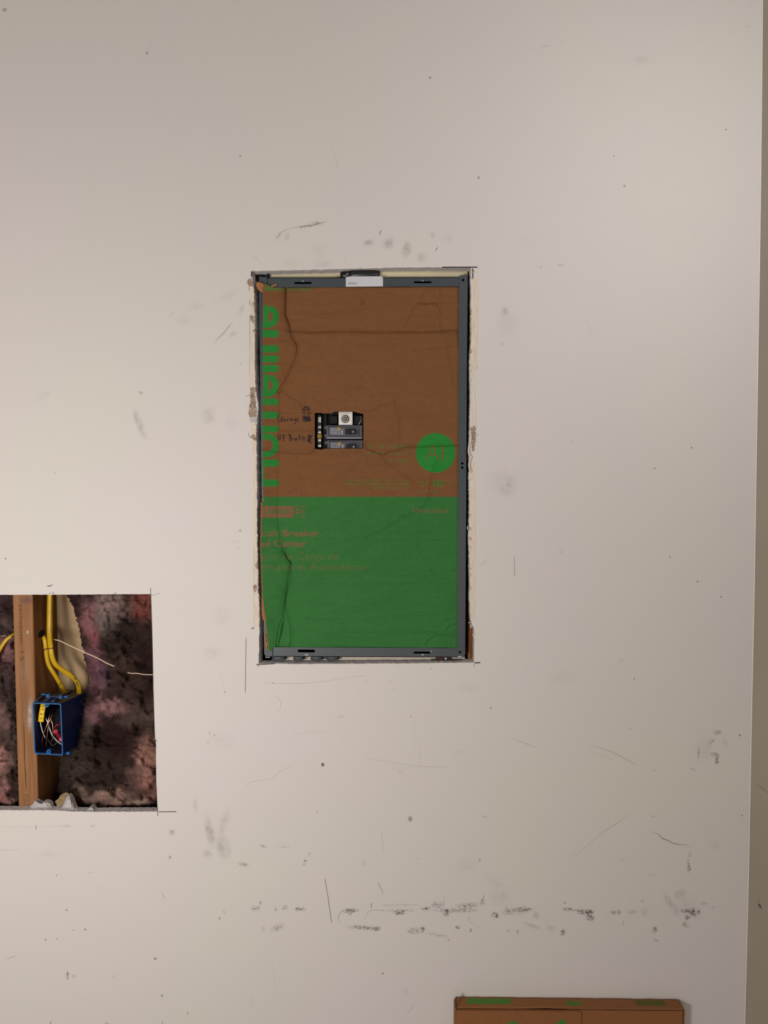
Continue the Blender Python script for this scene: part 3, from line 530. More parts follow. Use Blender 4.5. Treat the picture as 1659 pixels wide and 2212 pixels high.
# two scuffs on the tan side wall
def on_side(px, py):
    for k in range(400):
        q = P(px, py, -0.001*k); zz = [c.z for c in cw][::-1]; xx = [c.x for c in cw][::-1]; X = float(np.interp(q.z, zz, xx))+.012*(-q.y/3.1)
        if q.x <= X: return Vector((X-.0004, q.y, q.z))
    return q
def side_quad(px, py, w, h, st, m, nm):
    c = on_side(px, py); vs = [(c.x-.0002, c.y+u*w, c.z+v_*h) for u, v_ in ((-1, -1), (1, -1), (1, 1), (-1, 1))]
    me = me_from(vs, [(0, 1, 2, 3)]); uv = me.uv_layers.new(name='UVMap')
    for i, cc in enumerate(((-1, -1), (1, -1), (1, 1), (-1, 1))): uv.data[i].uv = cc
    o = link(nm, me, m, wall_right); o['strength'] = st
side_quad(1641, 1957, .008, .004, .9, K_dot, 'spot'); side_quad(1638, 1946, .006, .003, .3, K_soft, 'smudge')
for a_, b_ in zip([(1636, 1695), (1644, 1701), (1652, 1707)], [(1644, 1701), (1652, 1707), (1662, 1716)]):
    A, B_ = on_side(*a_), on_side(*b_); o = link('scratch', me_from([A+Vector((0, 0, .0007)), A-Vector((0, 0, .0007)), B_-Vector((0, 0, .0007)), B_+Vector((0, 0, .0007))], [(0, 1, 2, 3)]), K_line, wall_right); o['strength'] = .3
# round filler patch below the panel
mb = MB(); c = P(590, 1521, 0); nseg = 40; rr = [(0.0, .0003), (0.0105, .0003), (0.0128, .0005), (0.0136, .0007), (0.0142, .0000)]
vs = [(c.x, -.0003, c.z)]+[(c.x+r_*math.cos(2*math.pi*k/nseg)*rnd.uniform(.985, 1.0), -h_*(1.0 if abs((k/nseg*360+40) % 360-40) < 80 or r_ < .0106 else .75), c.z+1.12*r_*math.sin(2*math.pi*k/nseg)) for r_, h_ in rr[1:] for k in range(nseg)]
fs = [(0, 1+k, 1+(k+1) % nseg) for k in range(nseg)]+[(1+j*nseg+k, 1+(j+1)*nseg+k, 1+(j+1)*nseg+(k+1) % nseg, 1+j*nseg+(k+1) % nseg) for j in range(3) for k in range(nseg)]
mb.add(vs, fs); mb.build('filler_patch', M_wall, wall_back)

# ================================================================== STUDS
def stud(px_top, px_bot, w, left, label, m, pname='wall_stud'):
    """inner corner line given by two pixels on the plane behind the drywall; w to the left or right"""
    a, b = P(*px_top, TH+0.0005), P(*px_bot, TH+0.0005); d = (a-b)/(a.z-b.z)
    t = a+d*(ztop-0.02-a.z); l = b+d*(0.0-b.z); s = -w if left else w
    y0, y1 = TH+0.0006, 0.1045
    mb = MB(); e = 0.0015
    sec = [(0, y0+e), (math.copysign(e, s), y0), (s-math.copysign(e, s), y0), (s, y0+e), (s, y1), (0, y1)]
    vs = [(t.x+x, y, t.z) for x, y in sec]+[(l.x+x, y, l.z) for x, y in sec]; k = len(sec)
    mb.add(vs, [(i, (i+1) % k, k+(i+1) % k, k+i) for i in range(k)]+[tuple(range(k)), tuple(range(2*k-1, k-1, -1))])
    o = mb.build(pname, m); o.data['n'] = 1; return tag(o, label, 'stud')
st1 = stud((70, 1290), (82.3, 1740), 0.0355, True, 'orange wooden stud with printed lettering, beside the blue box', M_stud)
stud((555, 620), (562.5, 1425), 0.038, True, 'dark red wooden stud edge along the left side of the panel', M_studred)
stud((1014, 640), (1011.5, 1425), 0.038, False, 'brown wooden stud showing at the lower right corner of the panel', mat('stud_brown_wood', alb((128, 78, 36), 0.5), 0.8, noise=(22, (9, 9, 0.5), 1.0), color2=alb((56, 30, 12), 0.5)))
SY = TH+0.0003
text_obj('stamped_lettering', 'yerhaeuser', [(39.2, 1305), (42.5, 1393), (49.5, 1393), (47.5, 1305)], SY, M_studink, st1, -0.01)
text_obj('stamped_lettering', '4', [(43.5, 1405), (43.8, 1410.5), (52, 1410.5), (52, 1405)], SY, M_studink, st1, -0.01)
text_obj('stamped_lettering', 'S', [(43.5, 1418), (43.8, 1427.5), (52.2, 1427.5), (52, 1418)], SY, M_studink, st1, -0.01)
text_obj('stamped_lettering', 'quare', [(44.5, 1431), (46.5, 1468), (53.5, 1468), (52, 1431)], SY, M_studfade, st1, -0.012)
text_obj('stamped_lettering', 'KILN', [(53.2, 1716), (54.6, 1748), (62, 1748), (61.5, 1716)], SY, M_studfade, st1, 0.01)
mb = MB(); path = [(51.5, 1562), (52.3, 1600), (52.8, 1630), (53.4, 1650), (54.6, 1668), (55.6, 1690), (56.3, 1708)]
vs = []
for i, (x, y) in enumerate(path):
    w_ = [.3, .9, 1.0, .7, 1.1, .9, .3][i]; vs += [P(x-w_, y, SY), P(x+w_, y, SY)]
mb.add(vs, [(2*i, 2*i+1, 2*i+3, 2*i+2) for i in range(len(path)-1)]); mb.build('crack', M_crack, st1)
K_dust = mark_mat('white_dust', (0.62, 0.56, 0.5), 'spot', (60, 60), 0.2, 0.6)
spot(65, 1545, 17, 96, 2, .8, K_dust, 'dust_patch', SY-.0001, st1); spot(59.5, 1366, 9, 9, 0, 1.0, K_dust, 'plaster_speck', SY-.0002, st1); spot(60, 1364, 5, 6, 30, 1.6, K_dust, 'plaster_speck', SY-.0003, st1)
spot(54, 1450, 30, 90, 4, .10, K_dust, 'dust_patch', SY-.00015, st1); spot(56, 1297, 40, 20, 0, .55, mark_mat('wool_wisp', (0.2, 0.11, 0.12), 'spot', (150, 60), 0.3, 0.6), 'wool_wisp', SY-.0004, st1)
# drilled cable hole on the stud side
a = P(70, 1290, TH); bpt = P(82, 1740, TH)
def stud_side(px, py):
    """depth on the side face of the stud seen at the pixel"""
    best = None
    for k in range(120):
        Y = TH+0.0008*k; q = P(px, py, Y); xs = a.x+(bpt.x-a.x)*(a.z-q.z)/(a.z-bpt.z)
        if q.x >= xs-0.0004: return Y, q
    return 0.1, P(px, py, 0.1)
Yh, qh = stud_side(89, 1369)
mb = MB(); vs = [(qh.x+0.0008, qh.y+0.0125*math.cos(k*math.pi/9), qh.z+0.0066*math.sin(k*math.pi/9)) for k in range(18)]
mb.add(vs, [tuple(range(18))]); mb.build('drilled_hole', mat('hole_dark', (0.004, 0.003, 0.002), 0.9), st1)

# ================================================================== CABLES
cab = []
o = tube_obj('electrical_cable', [(108, 1262, .055), (107.5, 1290, .055), (106.8, 1330, .05), (106.8, 1370, .045), (109.5, 1398, .036), (113, 1420, .036), (121, 1436, .040), (138, 1449, .048), (154, 1460, .055), (167, 1474, .066), (170.5, 1488, .072), (170, 1502, .074)], 0.0047, M_yellow, flat=0.6, n=12)
tag(o, 'yellow cable running straight down from the top of the opening, then bending right', 'cable')
mb = MB(); tube(mb, [P(111, 1262, .058), P(111.5, 1290, .058), P(111, 1330, .053), P(110.5, 1372, .047), P(110.5, 1395, .043)], 0.003, 10, 0.6)
o2 = mb.build('cable_fold', M_yellow, o, True)
text_obj('cable_printing', '- -- ---', [(157, 1457.5), (168, 1484), (171, 1481), (160, 1455)], .0495, M_ink, o)
o = tube_obj('electrical_cable', [(84, 1366, .056), (90, 1371, .05), (96, 1381, .044), (99, 1400, .044), (101, 1418, .045), (105.5, 1436, .047), (116, 1454, .05), (127, 1472, .058), (137, 1490, .066), (141, 1500, .068)], 0.0040, M_yellow, flat=0.65, n=12)
tag(o, 'yellow cable coming out of the drilled stud hole, running down to the blue box', 'cable')
text_obj('cable_printing', '-- -', [(127, 1476), (134, 1488), (136, 1487), (129, 1475)], .053, M_ink, o)
o = tube_obj('electrical_cable', [(32, 1370, .034), (26, 1373.5, .030), (14, 1382, .026), (4, 1396, .024), (-8, 1418, .023), (-20, 1450, .022)], 0.0033, M_yellow, flat=0.7, n=12)
tag(o, 'yellow cable curving left out of the picture from the stud', 'cable')
o = tube_obj('cable_tie', [(94.5, 1405.5, .036), (97, 1402.5, .0335), (101, 1402, .032), (106, 1401.5, .031), (112, 1400.5, .033), (117, 1400.8, .038), (116.5, 1403, .041)], 0.0008, M_tie, n=8)
tag(o, 'dark red wire tie around the two yellow cables', 'tie')
o = tube_obj('string', [(114, 1380.5, .05), (120, 1382, .048), (130, 1384.5, .045), (150, 1394, .040), (180, 1408, .034), (210, 1421, .028), (230, 1432, .024), (247, 1439.5, .024)], 0.00095, M_string, n=8)
tag(o, 'pale white string slanting down right behind the yellow cable', 'string')
o = tube_obj('string', [(276, 1452.5, .022), (284, 1454.5, .021), (296, 1454.5, .02), (312, 1457, .019), (334, 1457.5, .018)], 0.0008, M_string, n=8)
tag(o, 'short pale string end at the right edge of the cable opening', 'string')
o = tube_obj('string', [(-20, 1376, .026), (0, 1374.5, .026), (8, 1373.5, .026), (14, 1373.5, .028)], 0.0005, M_string, n=6)
tag(o, 'thin pale string left of the orange stud', 'string')

# ================================================================== BLUE BOX
FQ = [(69.6, 1516.8), (133, 1518.6), (137.6, 1632.2), (74.2, 1628.6)]
YB0, YB1 = 0.001, 0.088
jb = thing('junction_box', P(103, 1630, .04), 'blue plastic electrical box with open front, fixed to the orange stud', 'junction box')
Fo = [P(x, y, YB0) for x, y in FQ]
Bk = [P(x, y, YB1) for x, y in [(116, 1492.5), (185.5, 1494.5), (183, 1602), (118, 1600)]]
def rr(q, r, n=4):
    """round the corners of a quad"""
    out = []
    for i in range(4):
        p0, p1, p2 = q[i-1], q[i], q[(i+1) % 4]; d0 = (p0-p1).normalized()*r; d1 = (p2-p1).normalized()*r
        for k in range(n+1):
            t = k/n; out.append((1-t)**2*(p1+d0)+2*t*(1-t)*p1+t*t*(p1+d1))
    return out
def inset(q, d):
    c = sum(q, Vector())/4; return [Vector((p.x-math.copysign(d, p.x-c.x), p.y, p.z-math.copysign(d, p.z-c.z))) for p in q]
t_ = 0.0022
Of, If = rr(Fo, .004), rr(inset(Fo, t_), .0035)
Ob, Ib = rr(Bk, .004), rr([p+Vector((0, -0.002, 0)) for p in inset(Bk, t_)], .0035)
N_ = len(Of); mb = MB()
mb.add(Of+Ob+Ib+If, [(i, (i+1) % N_, N_+(i+1) % N_, N_+i) for i in range(N_)] + [(2*N_+i, 2*N_+(i+1) % N_, 3*N_+(i+1) % N_, 3*N_+i) for i in range(N_)] + [tuple(range(N_, 2*N_)), tuple(range(2*N_, 3*N_))])
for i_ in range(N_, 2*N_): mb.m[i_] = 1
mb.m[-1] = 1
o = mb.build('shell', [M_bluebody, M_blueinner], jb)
mb = MB(); mb.pbox(98, 1530, 134, 1612, .058, .060); mb.build('dark_depth_plate', M_black, jb)  # added black plate standing in for the dark depth of the box
Of2 = [p+Vector((0, -0.0012, 0)) for p in rr(inset(Fo, -.0004), .004)]; If2 = [p+Vector((0, -0.0012, 0)) for p in rr(inset(Fo, t_+.0002), .0035)]
Of3 = [p+Vector((0, .003, 0)) for p in Of2]; If3 = [p+Vector((0, .003, 0)) for p in If2]
mb = MB(); mb.add(Of2+If2+If3+Of3, [(i, (i+1) % N_, N_+(i+1) % N_, N_+i) for i in range(N_)]+[(N_+i, N_+(i+1) % N_, 2*N_+(i+1) % N_, 2*N_+i) for i in range(N_)]+[(i, (i+1) % N_, 3*N_+(i+1) % N_, 3*N_+i) for i in range(N_)])
mb.build('rim', M_blue, jb)
for (cx, cy, up) in ((100.8, 1523.4, 1), (104.8, 1623.8, -1)):
    pts = []; r = 4.6
    for k in range(9): A = math.pi*k/8; pts.append((cx+r*math.cos(A), cy+up*r*math.sin(A)))
    pts = [(cx+r, cy-up*4.5)]+pts+[(cx-r, cy-up*4.5)]
    plate('screw_tab', pts, [circ(cx, cy, 1.7, 10)], YB0-.0008, YB0+.006, [M_blue], jb)
    mb = MB(); mb.disc(P(cx, cy, 0), .0014, YB0+.002, YB0+.003, 10); mb.build('screw_hole', M_black, jb)
for (x0, y0, x1, y1, yy) in ((89, 1498.5, 97.5, 1502, .022), (99, 1500, 107, 1507.5, .016), (126, 1503, 133.5, 1510, .012), (137.5, 1504, 146, 1507.5, .014), (142, 1625, 150.5, 1630.5, .010)):
    mb = MB(); mb.pbox(x0, y0, x1, y1, yy, yy+.006, bev=.0005); mb.build('clamp_tab', M_blue, jb)
# ribs lying on the top of the box
for (x0, y0, x1, y1) in ((78, 1514, 92, 1503), (96, 1516, 118, 1502), (114, 1515, 128, 1506)):
    A, B_ = P(x0, y0, .006), P(x1, y1, .026); mb = MB()
    mb.hexa([A+Vector((-.003, 0, .0012)), A+Vector((.003, 0, .0012)), A+Vector((.003, 0, -.003)), A+Vector((-.003, 0, -.003))], [B_+Vector((-.003, 0, .0012)), B_+Vector((.003, 0, .0012)), B_+Vector((.003, 0, -.003)), B_+Vector((-.003, 0, -.003))])
    mb.build('top_rib', M_bluebody, jb)
mb = MB(); A, B_ = P(104, 1505, .012), P(131, 1506.5, .012); mb.hexa([A+Vector((0, 0, .001)), B_+Vector((0, 0, .001)), B_, A], [p+Vector((0, .004, 0)) for p in (A+Vector((0, 0, .001)), B_+Vector((0, 0, .001)), B_, A)]); mb.build('top_rib', M_bluebody, jb)
# dark cable flap on the top, toward the back
mb = MB(); q = [P(124, 1508, .03), P(128, 1508.5, .03), P(156, 1492.5, .08), P(150, 1492, .08)]; q = [p+Vector((0, 0, .0018)) for p in q]
mb.hexa(q, [p-Vector((0, 0, .003)) for p in q]); mb.build('cable_flap', M_black, jb)
# what sits inside the box: things of their own
o = tube_obj('cable_jacket_end', [(93.5, 1519.5, .020), (92.5, 1528, .016), (90, 1542, .013), (88.2, 1559, .012)], 0.0051, mat('yellow_jacket', alb((205, 165, 10), 0.7), 0.45), flat=0.35, n=12)
tag(o, 'cut end of yellow cable jacket hanging inside the blue box', 'cable jacket')
for k, (x, y, s) in enumerate(((93, 1526, '#'), (91.5, 1533, 'W'), (89.5, 1542.5, '2'), (88.3, 1552, 'Y'))):
    text_obj('jacket_printing', s, [(x-2.4, y-2), (x-2.6, y+2.2), (x+2.2, y+2.4), (x+2.4, y-1.8)], .0105 if k < 2 else .0095, M_ink, o)
for px, lab in (([(114.5, 1521, .03), (111, 1534, .022), (107, 1546, .014), (103, 1562, .010), (97, 1578, .008), (92.5, 1591, .009), (91, 1604, .012), (92.5, 1616, .016)], 'bare copper wire bowing left to the bottom of the blue box'),
                ([(118.5, 1523, .03), (117.5, 1530, .024), (115, 1538, .018), (111.5, 1548, .012), (107, 1558, .009), (104.5, 1566, .009)], 'short bare copper wire end at the top right inside the blue box'),
                ([(106, 1548, .016), (110, 1554, .012), (113.5, 1565, .010), (114.6, 1580, .009), (113.3, 1595, .010), (109, 1608, .012), (104, 1617, .016)], 'bare copper wire bowing right inside the blue box'),
                ([(105.5, 1556, .013), (104.3, 1570, .012), (102.5, 1582, .011), (101, 1596, .011), (99.8, 1609, .012), (101, 1616, .014)], 'bare copper wire running straight down the middle of the blue box')):
    o = tube_obj('copper_wire', px, 0.00062, M_copper, n=8); tag(o, lab, 'wire', 'bare copper wires in the blue box')
o = tube_obj('white_wire', [(92, 1540, .03), (98, 1550, .022), (104, 1562, .017), (108, 1576, .015), (113.5, 1589, .015), (121, 1598, .017), (129, 1605, .02), (137, 1610, .026)], 0.00105, M_wirew); tag(o, 'white insulated wire crossing the blue box down to its lower right', 'wire', 'white wires in the blue box')
o = tube_obj('white_wire', [(86.5, 1556, .016), (88, 1564, .017), (90.5, 1575, .018), (94, 1585, .022), (98, 1594, .03)], 0.0010, M_wirew); tag(o, 'short white wire below the yellow jacket end in the blue box', 'wire', 'white wires in the blue box')
o = tube_obj('white_wire', [(104, 1597, .05), (107, 1603, .05), (111, 1608.5, .05), (116, 1610, .05), (124, 1603, .055)], 0.0010, mat('shaded_white_wire', (0.12, 0.13, 0.13), .5)); tag(o, 'dim grey white wire loop deep in the bottom of the blue box', 'wire', 'white wires in the blue box')  # white insulation darkened for the shade deep in the box
o = tube_obj('red_wire', [(131, 1560, .035), (128, 1564.5, .032), (123, 1566, .03), (119.5, 1569, .03), (118, 1574, .03)], 0.0011, mat('red_wire_jacket', (0.5, 0.01, 0.02), .45)); tag(o, 'wavy red wire near the right wall inside the blue box', 'wire')
for (x, y, r, Y, x2, y2, lab) in ((120.3, 1580, .0040, .020, 133, 1592, 'upper red wire nut facing out of the blue box'), (131.4, 1597.5, .0034, .018, 141, 1602, 'lower red wire nut half hidden by the right wall of the blue box')):
    mb = MB(); A = P(x, y, Y); B_ = P(x2, y2, Y+.028)
    tube(mb, [A, A.lerp(B_, .5), B_], lambda t, r=r: r*(.92+.35*t), 12, sm=3)
    o = mb.build('wire_nut', M_nut, smooth=False); tag(o, lab, 'wire nut', 'red wire nuts in the blue box')

# ================================================================== FIBREGLASS
def wool_lit_color(PX, PY, blobs, base):  # wool's own colours with its light and shade painted in
    n1 = (fbm(PX/22, PY/16)-.47)*26; n2 = (fbm(PX/16+40, PY/22+9)-.47)*26; X, Y = PX+n1*1.4, PY+n2*1.4
    acc = np.zeros(PX.shape+(3,)); w = np.full(PX.shape, .16); acc += np.array(base)*.16
    for (x, y, rx, ry, c) in blobs:
        k = np.exp(-(((X-x)/rx)**2+((Y-y)/ry)**2)*1.4); acc += k[..., None]*np.array(alb(c, .66)); w += k
    c = acc/w[..., None]
    th = fbm(PX/45+7, PY/45+2, 2)*9; u = PX*np.cos(th)+PY*np.sin(th); v_ = -PX*np.sin(th)+PY*np.cos(th)
    st = fbm(u/14, v_/2.6, 3); st2 = fbm(PX/13+3, PY/12+8, 4)
    return np.clip(c*(0.42+0.42*st+1.05*st2)[..., None], .006, .8)
RB = [(225, 1310, 34, 26, (120, 100, 94)), (312, 1305, 26, 28, (108, 62, 54)), (222, 1345, 20, 20, (98, 88, 82)), (190, 1335, 14, 34, (118, 78, 80)), (206, 1378, 14, 26, (110, 64, 68)), (165, 1300, 12, 14, (36, 24, 24)), (180, 1302, 14, 12, (30, 20, 20)),
      (258, 1395, 44, 40, (38, 30, 26)), (300, 1425, 30, 30, (34, 22, 22)), (205, 1425, 16, 26, (100, 68, 76)), (222, 1455, 18, 20, (82, 60, 70)), (235, 1458, 9, 9, (24, 14, 20)), (205, 1480, 14, 18, (98, 68, 74)), (262, 1445, 30, 26, (54, 42, 34)), (276, 1420, 20, 10, (70, 54, 46)),
      (240, 1528, 28, 16, (124, 92, 90)), (200, 1545, 18, 16, (104, 72, 78)), (208, 1500, 12, 14, (60, 40, 44)), (300, 1540, 40, 26, (66, 52, 47)), (290, 1490, 34, 20, (46, 34, 30)), (320, 1470, 14, 24, (26, 18, 17)), (172, 1590, 20, 40, (46, 38, 34)), (188, 1570, 12, 16, (70, 62, 58)),
      (250, 1600, 40, 26, (32, 20, 19)), (320, 1640, 20, 36, (128, 94, 82)), (322, 1695, 16, 30, (120, 84, 76)), (295, 1690, 18, 26, (86, 64, 58)), (215, 1645, 34, 40, (42, 33, 29)), (165, 1660, 30, 30, (50, 43, 39)), (172, 1712, 12, 14, (104, 86, 76)), (150, 1700, 16, 14, (44, 36, 32)), (230, 1700, 34, 10, (48, 38, 33)),
      (235, 1722, 40, 12, (116, 94, 84)), (305, 1738, 22, 6, (140, 120, 106)), (262, 1740, 30, 8, (112, 88, 78)), (290, 1715, 20, 10, (52, 36, 34))]
LB = [(5, 1300, 20, 30, (54, 40, 42)), (20, 1320, 8, 30, (24, 15, 13)), (14, 1345, 12, 18, (70, 56, 52)), (14, 1405, 14, 24, (108, 78, 78)), (8, 1445, 20, 20, (64, 48, 48)), (5, 1485, 20, 20, (50, 40, 38)), (24, 1500, 8, 30, (26, 19, 17)), (2, 1550, 18, 24, (94, 72, 68)), (24, 1560, 10, 20, (60, 46, 43)),
      (22, 1605, 10, 26, (66, 54, 50)), (-2, 1640, 14, 24, (146, 106, 98)), (20, 1650, 12, 20, (84, 70, 63)), (10, 1675, 12, 16, (78, 60, 56)), (8, 1700, 14, 14, (120, 86, 82)), (2, 1725, 14, 14, (124, 84, 78)), (30, 1700, 8, 30, (50, 36, 30)), (22, 1737, 14, 8, (118, 90, 84)), (-60, 1500, 40, 100, (80, 60, 60)), (-100, 1650, 60, 80, (120, 86, 80))]
def wool(name, edge, x1, y0, y1, blobs, Yf, label, nstr, seed, left=False):
    nstr = int(nstr*.7)
    ys = np.arange(y0, y1, 1.5); xe = np.interp(ys, [e[1] for e in edge], [e[0] for e in edge]); xe = xe+(fbm(ys/5, ys*0+seed, 3)-.45)*9
    nx = int(abs(x1-np.mean(xe))/1.5); t = np.linspace(0, 1, nx)
    PX = (xe[:, None]*(1-t)+x1*t) if not left else (x1*(1-t)+xe[:, None]*t); PY = np.repeat(ys[:, None], nx, 1)
    d = np.minimum(np.abs(PX-xe[:, None])/22.0, 1.0)
    Y = Yf(PX, PY, d) + (fbm(PX/20+seed, PY/17, 2)-.38)*-.036*(.35+.65*d) + (fbm(PX/8, PY/7+seed, 2)-.38)*-.0060+(fbm(PX/3, PY/3, 2)-.4)*-.0008
    Y = np.clip(Y, .0175, .104); c = wool_lit_color(PX, PY, blobs, alb((40, 31, 28), .66))
    o = grid_mesh(name, PX, PY, Y, c, M_wool); tag(o, label, 'insulation', kind='stuff')
    # loose fibres over the surface
    r = random.Random(seed); V = []; F = []; CC = []; h, w = PX.shape
    for k in range(nstr):
        j, i = r.randrange(2, h-2), r.randrange(1, w-2); ang = float(vnoise(PX[j, i]/28+seed, PY[j, i]/28))*9+r.uniform(-.5, .5); L = r.uniform(8, 34); x, y = PX[j, i], PY[j, i]; col = c[j, i]*r.uniform(.75, 1.35)
        cur = r.uniform(-.12, .12); n_ = 7; prev = None; y_0 = Y[j, i]-r.uniform(.0003, .0022); wd_ = r.uniform(.05, .14); base = len(V)
        for s in range(n_):
            if not (-145 < x < 352 and 1272 < y < 1766): break
            nx_, ny_ = -math.sin(ang)*wd_, math.cos(ang)*wd_; yy = max(.017, y_0+.0006*math.sin(s*1.3+k)); V.append(P(x+nx_, y+ny_, yy)); V.append(P(x-nx_, y-ny_, yy)); CC += [col, col]
            x += math.cos(ang)*L/n_; y += math.sin(ang)*L/n_; ang += cur
        m_ = (len(V)-base)//2
        for s in range(m_-1): F.append((base+2*s, base+2*s+1, base+2*s+3, base+2*s+2))
    me = me_from(V, F); at = me.color_attributes.new('tint', 'FLOAT_COLOR', 'POINT'); arr = np.ones((len(V), 4), np.float32); arr[:, :3] = np.clip(np.array(CC), 0, .7); at.data.foreach_set('color', arr.ravel())
    fo = link('loose_fibres', me, M_wool, o); fo['kind'] = 'stuff'; return o
edgeR = [(138, 1266), (143, 1284), (152, 1300), (159, 1312), (166, 1340), (173, 1370), (180, 1400), (184, 1430), (188, 1450), (197, 1470), (190, 1485), (188, 1500), (180, 1530), (168, 1560), (160, 1590), (148, 1612), (132, 1630), (129, 1655), (127, 1690), (121, 1710), (124, 1730), (119, 1745), (117, 1790)]
def YR(PX, PY, d):
    Y = .088-.040*d
    Y -= .028*np.exp(-(((PX-310)/40)**2+((PY-1660)/60)**2)); Y -= .024*np.exp(-(((PX-245)/50)**2+((PY-1725)/22)**2)); Y -= .018*np.exp(-(((PX-235)/40)**2+((PY-1530)/24)**2))
    Y -= .018*np.exp(-(((PX-225)/34)**2+((PY-1320)/30)**2)); Y += .024*np.exp(-(((PX-300)/34)**2+((PY-1410)/36)**2)); Y += .02*np.exp(-(((PX-235)/12)**2+((PY-1458)/12)**2)); Y += .018*np.exp(-(((PX-215)/10)**2+((PY-1600)/24)**2))
    return Y
wool('fiberglass_insulation', edgeR, 362, 1266, 1776, RB, YR, 'pinkish grey fluffy fibreglass filling the right part of the cable opening', 5200, 3)
wool('fiberglass_insulation', [(48, 1266), (49, 1300), (55, 1500), (62, 1740), (63, 1776)], -160, 1266, 1776, LB, lambda X, Y_, d: .070-.036*d**2, 'pink and grey fibreglass left of the orange stud', 1600, 5, left=True)
# gypsum crumbs on the lower cut edge
def crumb(pts, Y, lab, grp='white gypsum crumbs on the lower edge of the cable opening'):
    r = random.Random(len(pts)*7+int(pts[0][0])); c = (sum(p[0] for p in pts)/len(pts), sum(p[1] for p in pts)/len(pts)); V = [P(*p, Y+r.uniform(-.002, .003)) for p in pts]
    n_ = len(V); mid = [P(c[0]+(p[0]-c[0])*.55+r.uniform(-1, 1), c[1]+(p[1]-c[1])*.55+r.uniform(-1, 1), Y-r.uniform(.003, .006)) for p in pts]; bk = [p+Vector((0, .01, 0)) for p in V]; cc = P(c[0], c[1], Y-.004)
    mb = MB(); mb.add(V+mid+bk+[cc], [(i, (i+1) % n_, n_+(i+1) % n_, n_+i) for i in range(n_)]+[(i, 2*n_+i, 2*n_+(i+1) % n_, (i+1) % n_) for i in range(n_)]+[(n_+i, n_+(i+1) % n_, 3*n_) for i in range(n_)]+[tuple(range(2*n_, 3*n_))])
    o = mb.build('drywall_crumb', M_crumb); tag(o, lab, 'crumb', grp)
crumb([(64, 1742), (71, 1738), (75, 1729), (82, 1733), (89, 1736), (96, 1732), (104, 1733), (110, 1738), (113, 1747), (90, 1748), (70, 1747)], .009, 'long white gypsum crumb at the foot of the orange stud')
crumb([(130, 1748), (136, 1738), (141, 1726), (147, 1718), (151, 1721), (156, 1729), (159, 1740), (161, 1749), (145, 1751)], .010, 'upright white gypsum crumb in the middle of the lower edge')
crumb([(186, 1751), (193, 1744), (199, 1742), (204, 1747), (206, 1752)], .008, 'small white gypsum crumb, rightmost on the lower edge')
M_tan = mat('tan_paper', alb((132, 112, 80), .66), .9, noise=(120, (1, 1, 1), .9), color2=alb((96, 78, 52), .66), bump=(200, .002, .8))
def scrap(pts, Y, seed, lab):
    o = plate('paper_scrap', jag(pts+[pts[0]], .8, 2.5, seed=seed)[:-1], [], Y, Y+.0012, [M_tan]); r = random.Random(seed)
    for v_ in o.data.vertices: v_.co.y += r.uniform(-.0012, .0012)
    tag(o, lab, 'paper scrap')
scrap([(119, 1731), (127, 1724), (131, 1717), (138, 1712.5), (146, 1713), (151, 1717), (147, 1720), (141, 1725), (137, 1734), (133, 1744), (127, 1747), (123, 1740)], .017, 61, 'tan torn paper scrap left of and above the upright gypsum crumb')
scrap([(157, 1731), (163, 1733), (168, 1743), (172, 1752), (162, 1752), (160, 1742)], .016, 62, 'narrow tan paper scrap right of the upright gypsum crumb')
mb = MB(); r = random.Random(9)
for k in range(160):
    x = r.uniform(-20, 338); q = P(x, 1748+r.uniform(-3, 1.5), r.uniform(.001, .015)); R = r.uniform(.0004, .0013); vs = [(q.x+R*r.uniform(-1.4, 1.4), q.y+R*r.uniform(-1, 1), q.z+R*r.uniform(-.8, .8)) for _ in range(4)]; mb.add(vs, [(0, 1, 2), (0, 2, 3), (0, 3, 1), (1, 3, 2)])
o = mb.build('gypsum_dust', M_crumb, wall_back); o['kind'] = 'stuff'

# ================================================================== LOAD CENTRE
pc = thing('breaker_panel', P(790, 1420, .05), 'tall grey steel breaker panel recessed in the wall opening', 'breaker panel')
RY0, RY1 = 0.0035, 0.0050
# four front rails with their slots and screw holes
plate('top_rail', [(565, 600.5), (700, 600.2), (991.5, 598.9), (991.5, 618.3), (700, 620.2), (565, 620.6)], [slot(635, 609, 673.5, 613.4), slot(894, 607.6, 932.5, 611.8)], RY0, RY1, [M_metal], pc)
plate('bottom_rail', [(573, 1398), (990, 1400), (989, 1419.6), (588, 1418.6), (573, 1418)], [[(643.5, 1403), (680, 1403.4), (680, 1409.6), (643.5, 1409)], slot(893, 1407.6, 930, 1412)], RY0, RY1, [M_metal], pc)
plate('right_rail', [(993.5, 594.5), (1008, 594.5), (1010.4, 598), (1008.5, 800), (1007, 1100), (1004.8, 1414), (1002, 1419.5), (990, 1420), (987.5, 1417), (989.5, 1100), (991, 800), (991.8, 598)], [circ(1000.2, 605, 2.8), circ(998.6, 1001, 2.7), circ(998.6, 1010.3, 2.7), circ(993.8, 1408.6, 2.5)], RY0-.0009, RY1, [M_metal], pc)
plate('left_rail', [(559, 598.5), (575, 597.5), (576.5, 600), (576.5, 624), (575, 800), (577, 1100), (586, 1398), (588, 1402), (588.3, 1417), (574, 1417.4), (570.8, 1412), (569, 1300), (564.5, 1000), (560.5, 720)], [circ(568.4, 609.2, 2.7), circ(579.3, 1408.5, 2.4)], RY0-.0009, RY1, [M_metal], pc)
